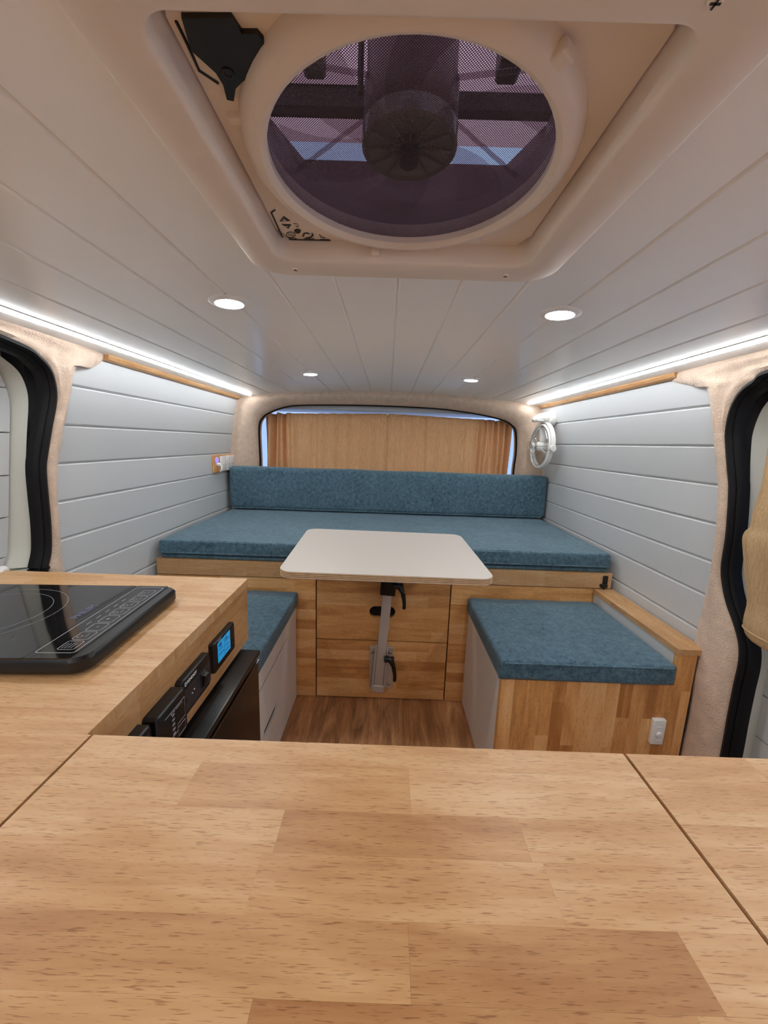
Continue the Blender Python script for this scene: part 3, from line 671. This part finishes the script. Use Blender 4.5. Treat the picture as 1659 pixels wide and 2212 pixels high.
cushion('mattress_pad', 'thin darker blue pad under the wide mattress on the oak rail', -.818, .816, 1.358, 2.10, .5375, .5535, .006, [], 'mattress pad')
cushion('back_cushion', 'long upright dark teal back cushion below the rear curtains', -.8225, .836, 2.000, 2.094, .612, .832, .026, [([(-.80, 2.0005, .618), (.815, 2.0005, .618)], .003)], 'cushion')

# ------------------------------------------------------------------ benches
lb = thing('bench', 'white bench cabinet with drawer slot beside the black fridge', 'bench', (-.57, 1.10, 0))
G().box(-.835, -.340, .852, 1.347, 0, .375).build('carcass', 'melamine_white', lb)
fr = G().box(-.340, -.322, .852, .925, 0, .375).box(-.340, -.322, 1.225, 1.347, 0, .375).box(-.340, -.322, .925, 1.225, .312, .375).box(-.340, -.322, .925, 1.225, 0, .055).build('face_frame', 'melamine_white', lb)
dy0, dy1, dz0, dz1 = .928, 1.222, .058, .309
out = rrect(dy0, dy1, dz0, dz1, .002, 4); slot = rrect(.955, 1.085, .145, .167, .010, 4)
dw = G().ring(out, slot, 'x', -.3275, -.3215).build('drawer_front', 'melamine_white', lb)
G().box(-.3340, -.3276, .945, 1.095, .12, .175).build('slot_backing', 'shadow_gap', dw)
G().ring(rrect(.9251, 1.2249, .0551, .3119, .0005, 4), rrect(dy0 + .0002, dy1 - .0002, dz0 + .0002, dz1 - .0002, .002, 4), 'x', -.3380, -.3228).build('gap_shade', 'shadow_gap', lb)  # dark ring filling the drawer gap, painted in for the seam's shade
cushion('bench_cushion', 'narrow blue seat cushion on the left bench beside the fridge', -.832, -.312, .855, 1.344, .377, .430, .010, [([(-.315, .862, .426), (-.315, 1.34, .426)], .002)], dome=.007)

rb = thing('bench', 'right bench with vertical oak stave end panel and white aisle side', 'bench', (.57, 1.13, 0))
G().box(.335, .80, .944, 1.347, 0, .375).build('carcass', 'melamine_white', rb)
G().box(.319, .3345, .9425, 1.347, 0, .376).build('aisle_panel', 'melamine_white', rb)
ep = bpy.data.objects.new('end_panel', None); C.objects.link(ep); ep.parent = rb; OFF[ep.name] = OFF[rb.name]
lay(ep, 'oak_dark_z', 'zxy', (0, .376), (.925, .942), rows_of(.319, .770, .036), .12, .32, 51, tones=(.0, .8))
lay(ep, 'oak_dark_z', 'zxy', (0, .462), (.925, .942), [.770, .793, .817], .2, .46, 52, tones=(.35, .6))
G().box(.771, .784, .9425, 1.346, .3755, .462).build('back_board', 'paint_white', rb)
lg = bpy.data.objects.new('ledge', None); C.objects.link(lg); lg.parent = rb; OFF[lg.name] = OFF[rb.name]
lay(lg, 'oak_light_y', 'yxz', (.923, 1.346), (.4625, .4785), [.766, .838], .2, .45, 53, tones=(.4, .6))
cushion('bench_cushion', 'square blue seat cushion on the right bench with oak end', .309, .768, .917, 1.338, .378, .432, .011, [([(.322, .9165, .4275), (.757, .9165, .4275)], .0022), ([(.3105, .922, .381), (.3105, .922, .428)], .002)], dome=.007)
sw = thing('light_switch', 'white rocker light switch on the oak end of the right bench', 'switch', (.742, .925, .245))
G().box(.7255, .7590, .912, .925, .208, .282, .003, 3).build('housing', 'plastic_white', sw, True)
G().ring(rrect(.733, .7515, .222, .262, .005), rrect(.7338, .7507, .2228, .2612, .0045), 'y', .9110, .9125).build('rim', 'plastic_white', sw)
G().lathe([(.0072, 0), (.0072, .003), (.0055, .0045), (0, .005)], (.7425, .912, .240), (0, -1, 0), 24, cap1=False).build('rocker', 'plastic_white', sw, True)

# ------------------------------------------------------------------ table
tb = thing('table', 'white laminate table with rounded corners on a grey metal wall post', 'table', (0, 1.30, 0))
TC = Vector((.0036, 1.118, .664))
TM = Matrix.Translation(TC) @ Matrix.Rotation(math.radians(1.53), 4, 'Z') @ Matrix.Rotation(math.radians(1.32), 4, 'X') @ Matrix.Rotation(math.radians(.79), 4, 'Y')
tw, td = .2683, .2164
def slab(z0, z1, e, m, nm, parent=tb):
    pl = rrect(-tw + e, tw - e, -td + e, td - e, .035, 8); nn = len(pl)
    vs = [TM @ Vector((p[0], p[1], z)) for z in (z0, z1) for p in pl]
    return G().add(vs, [tuple(range(nn)), tuple(range(2 * nn - 1, nn - 1, -1))] + [(i, (i + 1) % nn, nn + (i + 1) % nn, nn + i) for i in range(nn)]).build(nm, m, parent)
top = slab(-.0012, 0, .0006, 'laminate', 'table_top'); slab(-.0175, -.0165, .0006, 'laminate', 'laminate_sheet', top)
for k in range(7):
    a = -.0165 + k * .0153 / 7; slab(a, a + .0153 / 7, .0004 * (k % 2), 'ply_light' if k % 2 == 0 else 'ply_dark', 'ply_layer', top)
PM = Matrix.Translation((-.0075, 1.305, .075)) @ Matrix.Rotation(math.radians(3.6), 4, 'Y')
post = G().box(-.0165, .0165, -.016, .016, 0, .44, .003, 2, PM).build('post', 'aluminium', tb, True)
G().box(-.024, -.0175, -.012, .022, -.002, .165, .001, 1, PM).box(.0175, .024, -.012, .022, -.002, .165, .001, 1, PM).box(-.020, .020, -.018, .016, -.006, .022, .002, 1, PM).build('sleeve', 'aluminium', tb, True)
wp = G().box(-.042, .046, 1.336, 1.350, .056, .222, .0015, 1).build('wall_plate', 'aluminium', tb, True)
for x in (-.032, .034):
    for z in (.075, .203): G().lathe([(.0065, 0), (.0062, .002), (.004, .0032), (.0022, .003), (.002, .0015)], (x, 1.336, z), (0, -1, 0), 18).build('screw', 'steel', wp, True)
G().box(-.027, .027, -.022, .022, .374, .53, .004, 2, PM).build('head_bracket', 'plastic_black', tb, True)
G().box(-.055, .060, 1.19, 1.33, .590, .629, .004, 2).build('pivot_arm', 'plastic_black', tb, True)
def lever(px, py, pz_, nm):
    c = Vector((px, py, pz_))
    pth = smooth_line([(px + .002, py, pz_), (px + .018, py - .002, pz_ + .001), (px + .030, py - .006, pz_ - .012), (px + .037, py - .010, pz_ - .034), (px + .041, py - .012, pz_ - .060), (px + .0405, py - .013, pz_ - .078)], 18)
    rad = [.0120, .0122, .0120, .0115, .0110, .0105, .010, .0094, .0088, .0082, .0077, .0072, .0068, .0064, .0061, .0062, .0066, .0055]
    return G().tube(pth, rad, 12).lathe([(.010, 0), (.0115, .004), (.0115, .010), (.008, .014)], (px + .022, py - .001, pz_), (1, 0, 0), 16).build(nm, 'plastic_black', tb, True)
lever(.012, 1.287, .205, 'clamp_lever'); lever(.034, 1.275, .490, 'clamp_lever')

# ------------------------------------------------------------------ kitchen on the left
CT = .660
ct = thing('worktop', 'oak stave worktop on the left carrying the black hob', 'worktop', (-.59, .40, CT - .018))
erow = [.845 - .0445 * k for k in range(22)][::-1]
lay(ct, 'oak_light_x', 'xyz', (-.868, -.3115), (CT - .018, CT), [.362] + [e for e in erow if e > .37], .22, .5, 61, tones=(.5, .72))
lay(ct, 'oak_light_x', 'xyz', (-.868, -.3072), (CT - .018, CT), [e for e in erow if e < .35] + [.362], .22, .5, 62, tones=(.42, .7))
kc = thing('kitchen_cabinet', 'low kitchen cabinet under the hob with control panels on its oak fascia', 'cabinet', (-.6, .40, 0))
G().box(-.862, -.345, -.08, .838, 0.512, .6415).box(-.862, -.345, .822, .838, 0, .512).box(-.862, -.845, -.08, .822, 0, .512).build('carcass', 'melamine_white', kc)
G().box(-.862, -.325, -.08, .335, 0, .505).build('base_unit', 'melamine_white', kc)
fa = bpy.data.objects.new('fascia', None); C.objects.link(fa); fa.parent = kc; OFF[fa.name] = OFF[kc.name]
lay(fa, 'oak_light_y', 'yzx', (.30, .8435), (-.332, -.314), [.5125, .558, .603, .6415], .16, .4, 63, tones=(.25, .55))
fg = thing('fridge', 'black compact fridge under the kitchen fascia beside the left bench', 'fridge', (-.5, .62, 0))
G().box(-.80, -.300, .350, .815, .004, .488, .004, 1).build('body', 'fridge_black', fg)
G().box(-.80, -.277, .350, .816, .489, .5015, .004, 2).build('top_panel', 'fridge_black', fg, True)
G().box(-.299, -.281, .352, .815, .03, .476, .005, 2).build('door', 'fridge_black', fg, True)
G().box(-.2805, -.2795, .354, .813, .4765, .4785).build('edge_trim', 'steel', fg)

# control panels on the fascia (face plane x = -.314)
XF = -.314
def panel_dev(nm, label, cat, y0, y1, z0, z1, t, r, m='plastic_black'):
    d = thing(nm, label, cat, (XF, (y0 + y1) / 2, (z0 + z1) / 2))
    pl = rrect(y0, y1, z0, z1, r, 5); pin = rrect(y0 + .002, y1 - .002, z0 + .002, z1 - .002, r, 5)
    g = G().loft([[(XF, *p) for p in pl], [(XF + t - .002, *p) for p in pl], [(XF + t, *p) for p in pin]], closed_v=True); k = len(g.v); g.f.append(tuple(range(k - len(pl), k)))
    g.build('housing', m, d, True, 40); return d
d = panel_dev('battery_monitor', 'black framed battery monitor with a lit blue screen on the oak fascia', 'display', .645, .741, .547, .606, .010, .004)
xs_ = XF + .0102
lc = G().box(xs_ - .001, xs_ + .0004, .660, .716, .561, .600).build('screen', 'lcd_blue', d)
for a, b, c, e in ((.664, .680, .584, .5856), (.664, .684, .574, .5755), (.688, .6886, .564, .597), (.692, .712, .588, .5895), (.692, .706, .578, .5795), (.692, .712, .568, .5695), (.665, .676, .590, .5965), (.694, .700, .591, .5965)):
    G().box(xs_, xs_ + .0007, a, b, c, e).build('screen_print', 'lcd_ink', lc)
for z in (.597, .585, .573, .562): G().lathe([(.0022, 0), (.0022, .0012), (.0015, .0016)], (xs_ - .0005, .729, z), (1, 0, 0), 12).build('button', 'plastic_charcoal', d, True)
G().box(xs_ - .0005, xs_ + .0003, .664, .677, .6022, .6034).build('maker_mark', 'print_grey', d)
d = panel_dev('inverter_remote', 'black inverter switch panel with grey insert next to the blue screen', 'control panel', .531, .627, .543, .606, .011, .009)
xs_ = XF + .0112
G().box(xs_ - .001, xs_ + .0004, .534, .625, .551, .588).build('insert', 'plastic_charcoal', d)
for y in (.541, .617): G().lathe([(.0042, 0), (.0042, .0006), (.003, .0007)], (xs_, y, .570), (1, 0, 0), 14).build('screw_hole', 'print_black', d)
sk = G().box(xs_ - .001, xs_ + .002, .589, .605, .556, .584, .0008, 1).build('switch_frame', 'plastic_black', d)
G().box(-.004, .004, -.0065, .0065, -.011, .011, .001, 1, Matrix.Translation((xs_ + .003, .597, .570)) @ Matrix.Rotation(math.radians(14), 4, 'Y')).build('rocker', 'plastic_black', sk)
for y, z in ((.560, .570), (.566, .573)): G().lathe([(.0012, 0), (.0012, .0012), (0, .0016)], (xs_, y, z), (1, 0, 0), 8, cap1=False).build('indicator', 'print_white', d)
text_mesh('RENOGY', .0075, 'print_white', 'lettering', d, (xs_ + .0001, .5625, .5965), (0, 1, 0), (0, 0, 1))
G().ring(rrect(.5405, .5455, .5935, .5995, .0008, 2), rrect(.5413, .5447, .5943, .5987, .0005, 2), 'x', xs_ - .0005, xs_ + .0004).build('logo', 'print_white', d)
d = panel_dev('charge_controller', 'thick black charge controller with white bars on the oak fascia', 'control panel', .452, .527, .536, .606, .020, .006)
xs_ = XF + .0202
for k in range(5): G().box(xs_ - .0005, xs_ + .0004, .4865, .4925, .5835 - k * .0075, .5865 - k * .0075).build('bar_mark', 'print_grey', d)
G().tube([(xs_, .470, .592), (xs_, .521, .592), (xs_, .521, .562), (xs_, .500, .562), (xs_, .500, .552), (xs_, .480, .552)], .0004, 4).build('outline_print', 'print_grey', d)
G().tube([(xs_, .500, .556), (xs_, .520, .556), (xs_, .520, .542), (xs_, .500, .542)], .0004, 4, True).build('outline_print', 'print_grey', d)
for a, b in ((.484, .488), (.490, .4945), (.497, .509), (.5105, .514)): G().box(xs_ - .0005, xs_ + .0003, a, b, .5882, .5897).build('dash_print', 'print_grey', d)
d = panel_dev('usb_outlet', 'black outlet block at the near end of the oak fascia', 'outlet', .395, .448, .548, .606, .016, .006)
G().box(XF + .016, XF + .0166, .403, .440, .556, .596).build('faceplate', 'plastic_charcoal', d)

# hob
hob = thing('induction_hob', 'black glass portable induction hob on the left worktop', 'hob', (-.585, .585, CT))
HM = Matrix.Translation((-.595, .580, CT)) @ Matrix.Rotation(math.radians(3.2), 4, 'Z'); hw, hd = .200, .132; HT = .026
def H(x, y, z=HT): return HM @ Vector((x, y, z))
pl = rrect(-hw, hw, -hd, hd, .022, 6); pi_ = rrect(-hw + .004, hw - .004, -hd + .004, hd - .004, .020, 6); pb = rrect(-hw + .012, hw - .012, -hd + .012, hd - .012, .02, 6)
g = G().loft([[H(*p, .002) for p in pb], [H(*p, .006) for p in pl], [H(*p, HT - .006) for p in pl], [H(*p, HT - .001) for p in pi_]], closed_v=True); k = len(g.v); g.f.append(tuple(range(k - len(pl), k)))
g.build('body', 'plastic_black', hob, True, 40)
def plate(x0, x1, r, m, nm, z0=HT - .002, z1=HT):
    q = rrect(x0, x1, -hd + .003, hd - .003, r, 5); vs = [H(*p, z) for z in (z0, z1) for p in q]; nn = len(q)
    return G().add(vs, [tuple(range(nn)), tuple(range(2 * nn - 1, nn - 1, -1))] + [(i, (i + 1) % nn, nn + (i + 1) % nn, nn + i) for i in range(nn)]).build(nm, m, hob)
gl = plate(-hw + .004, hw - .079, .003, 'glass_black', 'glass_plate'); cp = plate(hw - .0785, hw - .020, .003, 'glass_black', 'touch_panel')
def hline(pts, r, m, nm, par, closed=False):
    return G().tube([H(x, y, HT + .0001) for x, y in pts], r, 4, closed, flat=.4).build(nm, m, par)
for r in (.085, .105): hline([(-.045 + r * math.cos(2 * PI * k / 64), r * math.sin(2 * PI * k / 64)) for k in range(64)], .0003, 'print_grey', 'ring_print', gl, True)
ox = hw - .079
hline(rrect(ox + .004, hw - .024, -hd + .016, hd - .012, .004), .0006, 'print_grey', 'panel_outline', cp, True)
bx = ox + .036
for k in range(8):
    yc = -hd + .036 + k * .0272
    bt = hline(rrect(bx - .010, bx + .012, yc - .0115, yc + .0115, .003, 3), .0005, 'print_grey', 'button_outline', cp, True)
    s = ('', 'O', '-', '+', 'o', 'm', 't', 'c')[k]
    if k in (2, 3): text_mesh(s, .012, 'print_grey', 'button_symbol', cp, H(bx, yc, HT + .0002), HM.to_3x3() @ Vector((0, 1, 0)), HM.to_3x3() @ Vector((-1, 0, 0)), .0001)
    elif k == 0:
        for q in range(4): hline([(bx - .006 + q * .004, yc - .008), (bx - .006 + q * .004, yc + .006)], .0004, 'print_grey', 'button_symbol', cp)
    else:
        hline([(bx - .004 + .0035 * math.cos(2 * PI * q / 10), yc - .003 + .0035 * math.sin(2 * PI * q / 10)) for q in range(10)], .0004, 'print_grey', 'button_symbol', cp, True)
        hline([(bx + .004, yc - .005), (bx + .004, yc + .006)], .0004, 'print_grey', 'button_symbol', cp)
for q in range(5): hline([(ox + .016, -.035 + q * .022), (ox + .016, -.024 + q * .022)], .0006, 'print_grey', 'dash_print', cp)
text_mesh('PHILIPS', .017, 'print_violet', 'lettering', gl, H(ox - .018, .012, HT + .0001), HM.to_3x3() @ Vector((0, 1, 0)), HM.to_3x3() @ Vector((-1, 0, 0)), .0001)

# ------------------------------------------------------------------ foreground worktop pieces
cc = thing('worktop', 'large oak stave worktop in the foreground between the two dark joints', 'worktop', (-.02, .1, CT - .018))
rw = [-.13, -.085, -.04, .005, .05, .095, .132, .169, .208, .249, .285, .332, .362]
L_ = len(rw) - 2
fx = {L_: [(.116,), {0: .6, 1: .62}], L_ - 1: [(-.174, .031), {0: .66, 1: .42, 2: .6}], L_ - 2: [(-.079, .123), {0: .64, 1: .36, 2: .56}], L_ - 3: [(-.087, .131), {0: .5, 1: .40, 2: .6}],
      L_ - 4: [(.024, .205), {0: .40, 1: .26, 2: .55}], L_ - 5: [(-.067, .187), {0: .5, 1: .14, 2: .5}]}
lay(cc, 'oak_light_x', 'xyz', (-.3042, .2605), (CT - .018, CT), rw, .2, .45, 71, fixed=fx, tones=(.4, .65))
rc = thing('worktop', 'oak stave worktop piece in the right foreground beside the felt pillar', 'worktop', (.55, .1, CT - .018))
lay(rc, 'oak_light_x', 'xyz', (.2638, .846), (CT - .018, CT), rw, .25, .5, 72, tones=(.5, .72))
cb = thing('counter_cabinet', 'white cabinet carrying the foreground worktop', 'cabinet', (.26, .1, 0))
G().box(-.300, .835, -.12, .33, 0, CT - .0185).build('carcass', 'melamine_white', cb)

# ------------------------------------------------------------------ curtains
def curtain(nm, label, xa, xb, folds, seed, zl, zr):
    t = thing(nm, label, 'curtain', ((xa + xb) / 2, 2.25, .70), 'rear window curtains'); rnd = random.Random(seed); ph = rnd.uniform(0, 6); nx, nz = 260, 14; rows = []
    for i in range(nx + 1):
        u = i / nx; x = lerp(xa, xb, u); e = folds(u); zt = lerp(zl, zr, u) + .004 * math.sin(u * 70) * e; row = []
        for j in range(nz + 1):
            v = j / nz; z = lerp(zt, .70, v); amp = (.0055 + .020 * e)
            y = (2.250 if xa < -.1 else 2.2405) + amp * (.3 + .7 * min(1, abs(x) / .05)) * math.sin(u * 60 * (1 + .4 * e) + ph + .5 * v) + .003 * math.sin(u * 17 + 2 * v + ph)
            for u0, dp in (((.085, .020), (.125, .026), (.162, .022), (.215, .018), (.42, .006), (.74, .005)) if xa < -.1 else ((.30, .005), (.62, .006), (.80, .016), (.845, .024), (.885, .022), (.935, .018))):
                y += dp * math.exp(-((u - u0 - .006 * v) / .011) ** 2)
            if v < .12: y += .004 * math.sin(u * 210) * (1 - v / .12)
            row.append((x + .006 * e * math.sin(v * 3 + u * 20), y, z))
        rows.append(row)
    ob = G().loft(rows).build('cloth', 'linen_tan', t, True, 80); s = ob.modifiers.new('thickness', 'SOLIDIFY'); s.thickness = .0012
    G().tube([(p[0][0], p[0][1] - .001, p[0][2] - .004) for p in rows[::3]], .0042, 6).build('rod_hem', 'linen_tan', t, True)
    return t
curtain('curtain', 'left tan linen curtain over the rear window', -.708, -.001, lambda u: max(0, 1 - u / .3) ** .7 + .1, 3, 1.122, 1.140)
curtain('curtain', 'right tan linen curtain over the rear window', -.0015, .694, lambda u: max(0, (u - .72) / .28) ** .7 + .08, 9, 1.140, 1.119)
sn = thing('curtain_snap', 'tiny white snap button between the two rear curtains', 'button', (-.006, 2.238, 1.135))
G().lathe([(.006, 0), (.006, .002), (.004, .0035), (.002, .003), (0, .0032)], (-.006, 2.2285, 1.1345), (0, -1, 0), 18, cap1=False).build('cap', 'plastic_white', sn, True)
# gathered curtain at the right door window
gt = thing('gathered_curtain', 'bunched sand coloured curtain hanging at the right door', 'curtain', (.842, .77, .56))
prof = [(.565, .020, .0), (.570, .062, .0), (.590, .074, .0), (.612, .074, .0), (.640, .066, .0), (.672, .063, .0), (.737, .070, .0), (.781, .077, .0), (.800, .074, 0), (.815, .064, 0), (.845, .060, 0), (.880, .052, .0), (.915, .045, 0), (.98, .038, 0), (1.05, .034, 0), (1.10, .032, 0)]
cyz = lambda z: .768 + (z - .59) * .16; rings = []
zp = smooth_line([(p[0], p[1], 0) for p in prof], 60)
for q in zp:
    z, r = q.x, q.y; ring = []
    for k in range(96):
        a = 2 * PI * k / 96; f = 1 + (.10 + .10 * math.exp(-((z - .70) / .07) ** 2)) * math.sin(9 * a + 5 * z) * min(1, max(.15, (z - .60) / .08)) + .05 * math.sin(17 * a + 3) * (1 if z > .64 else .3)
        ring.append((.842 + .42 * r * f * math.cos(a), cyz(z) + r * f * math.sin(a), z))
    rings.append(ring)
g = G().loft(rings, closed_v=True); g.f.append(tuple(range(95, -1, -1))); g.build('cloth', 'linen_sand', gt, True, 80)
G().tube([(.842 + .43 * .0735 * math.cos(a), cyz(.59) + .0755 * math.sin(a), .590) for a in [2 * PI * k / 48 for k in range(48)]], .0022, 6, True).build('hem_seam', 'linen_sand', gt, True)

G().tube([(.842, .42, 1.106), (.842, .826, 1.106)], .005, 10).lathe([(.008, 0), (.008, .006)], (.842, .826, 1.106), 'y', 12).build('curtain_rail', 'plastic_white', gt, True)
for y in (.47, .70): G().tube([(.842, y, 1.106), (.842, y, 1.150), (.822, y, 1.178)], .003, 8).build('rail_bracket', 'plastic_white', gt, True)

# ------------------------------------------------------------------ sockets on the left wall
sp = thing('power_outlets', 'row of white switches and power outlets on an oak plate, left wall', 'outlet', (-.842, 1.98, .85))
XW = -wx(.85)
o = G().box(XW, XW + .008, 1.862, 2.096, .807, .893, .0015, 1).build('oak_plate', 'oak_dark_y', sp); o.color = (.45,) * 3 + (1,)
G().lathe([(.014, 0), (.014, .003), (.011, .005), (.010, .003), (.0, .003)], (XW + .008, 1.897, .868), (1, 0, 0), 24, cap1=False).build('usb_socket', 'usb_glow', sp, True)
G().box(XW + .008, XW + .019, 1.930, 1.986, .812, .886, .003, 2).build('switch_block', 'plastic_white', sp, True)
G().box(-.003, .003, -.006, .006, -.008, .008, .001, 1, Matrix.Translation((XW + .020, 1.958, .850)) @ Matrix.Rotation(.25, 4, 'Y')).build('rocker', 'plastic_white', sp)
pb_ = G().box(XW + .008, XW + .0195, 1.990, 2.095, .812, .888, .003, 2).build('outlet_block', 'plastic_white', sp, True)
for y in (2.012, 2.072): G().box(-.003, .003, -.007, .007, -.008, .008, .001, 1, Matrix.Translation((XW + .0205, y, .873)) @ Matrix.Rotation(.25, 4, 'Y')).build('rocker', 'plastic_white', pb_)
for yc in (2.018, 2.066):
    for dy, dz, an in ((-.008, .006, 30), (.008, .006, -30), (0, -.010, 0)):
        G().box(-.0004, .0006, -.0011, .0011, -.004, .004, M=Matrix.Translation((XW + .0195, yc + dy, .838 + dz)) @ Matrix.Rotation(math.radians(an), 4, 'X')).build('pin_slot', 'plastic_charcoal', pb_)
G().lathe([(.008, 0), (.010, .006), (.009, .014), (.006, .018)], (XW + .008, 1.899, .846), (1, 0, 0), 16).build('plug', 'plastic_white', sp, True)
G().tube(smooth_line([(XW + .026, 1.899, .846), (XW + .036, 1.890, .835), (XW + .034, 1.884, .820), (XW + .026, 1.892, .812), (XW + .022, 1.905, .818), (XW + .026, 1.907, .834), (XW + .032, 1.897, .838)], 24), .0032, 8).build('cable', 'plastic_white', sp, True)

# ------------------------------------------------------------------ wall fan at the right rear
wf = thing('wall_fan', 'small white swivel fan hanging by the right wall beside the rear window', 'fan', (.80, 1.965, 1.10))
fc = Vector((.765, 1.962, .985)); nx_ = Vector((-1, -.06, 0)).normalized(); tx = Vector((.06, -1, 0)).normalized(); UZ = Vector((0, 0, 1))
G().lathe([(.038, -.012), (.038, .010), (.035, .016), (.030, .018)], (.800, 1.962, 1.122), (-1, 0, 0), 32).build('mount', 'plastic_white', wf, True)
am = [(.790, 1.962, 1.126), (.77, 1.960, 1.126), (.745, 1.957, 1.122), (.722, 1.954, 1.115), (.706, 1.951, 1.106)]
G().tube(smooth_line(am, 14), [.032, .032, .031, .031, .030, .029, .028, .026, .024, .022, .019, .016, .013, .008], 14, flat=.8).build('neck', 'plastic_white', wf, True)
G().box(.722, .752, 1.930, 1.934, 1.106, 1.111, .001, 1).build('neck_rib', 'plastic_white', wf)
def fp(r, a, h): return fc + nx_ * h + (tx * math.cos(a) + UZ * math.sin(a)) * r
def fring(r, h, rr, m, nm, par=wf, n=48, flat=None, a0=0, a1=2 * PI, closed=True):
    return G().tube([fp(r, a0 + (a1 - a0) * k / (n if closed else n - 1), h) for k in range(n)], rr, 8, closed, flat).build(nm, m, par, True)
cage = G().loft([[fp(r, 2 * PI * k / 56, h) for k in range(56)] for r, h in ((.098, -.012), (.108, -.012), (.111, -.006), (.110, .008), (.104, .014), (.099, .012))], closed_u=True, closed_v=True).build('ring', 'plastic_white', wf, True)
yk = G().loft([[fp(r, math.radians(t), h) for r, h in ((.1135, -.012), (.1135, .008), (.1185, .009), (.1185, -.013))] for t in [-14 + 208 * k / 28 for k in range(29)]], closed_v=True).build('yoke', 'plastic_white', wf, True)
for a in (-4, 184):
    G().lathe([(.015, -.004), (.016, .004), (.014, .009), (0, .010)], fp(.119, math.radians(a), 0), tx * (1 if a < 90 else -1), 24, cap1=False).build('pivot_knob', 'plastic_white', yk, True)
G().lathe([(.020, -.030), (.022, -.010), (.022, .016), (.018, .026), (.015, .028)], fc, nx_, 28).build('motor', 'plastic_white', wf, True)
for k in range(3):
    a0 = math.radians(70 + 120 * k); rows = []
    for i in range(8):
        t = i / 7; r = .020 + .072 * t; wdt = .55 - .12 * t; rows.append([fp(r, a0 + (j / 4 - .5) * wdt * (1.1 if t > .1 else .6) + .35 * t, .002 + (j / 4 - .5) * .022) for j in range(5)])
    b_ = G().loft(rows).build('blade', 'plastic_white', wf, True); sm = b_.modifiers.new('thickness', 'SOLIDIFY'); sm.thickness = .0016
for r, h in ((.094, .016), (.040, .042)): fring(r, h, .0013, 'steel', 'guard_ring')
for k in range(4):
    a = math.radians(0 + 90 * k); G().tube(smooth_line([fp(.100, a, .010), fp(.070, a, .034), fp(.040, a, .043), fp(.014, a, .045)], 10), .0011, 6).build('guard_wire', 'steel', wf, True)
bd = G().lathe([(.016, .040), (.018, .044), (.016, .048), (0, .049)], fc, nx_, 24, cap1=False).build('badge', 'plastic_white', wf, True)
G().tube([fc + nx_ * .0492 + tx * (.010 * math.cos(a)) + UZ * (.010 * math.sin(a)) for a in [2 * PI * k / 24 for k in range(24)]], .0012, 5, True).build('badge_ring', 'steel', bd, True)
for k in range(3):
    a = math.radians(90 + 120 * k); G().tube([fc + nx_ * .0495, fc + nx_ * .0495 + tx * (.009 * math.cos(a)) + UZ * (.009 * math.sin(a))], .0012, 5).build('badge_spoke', 'steel', bd)
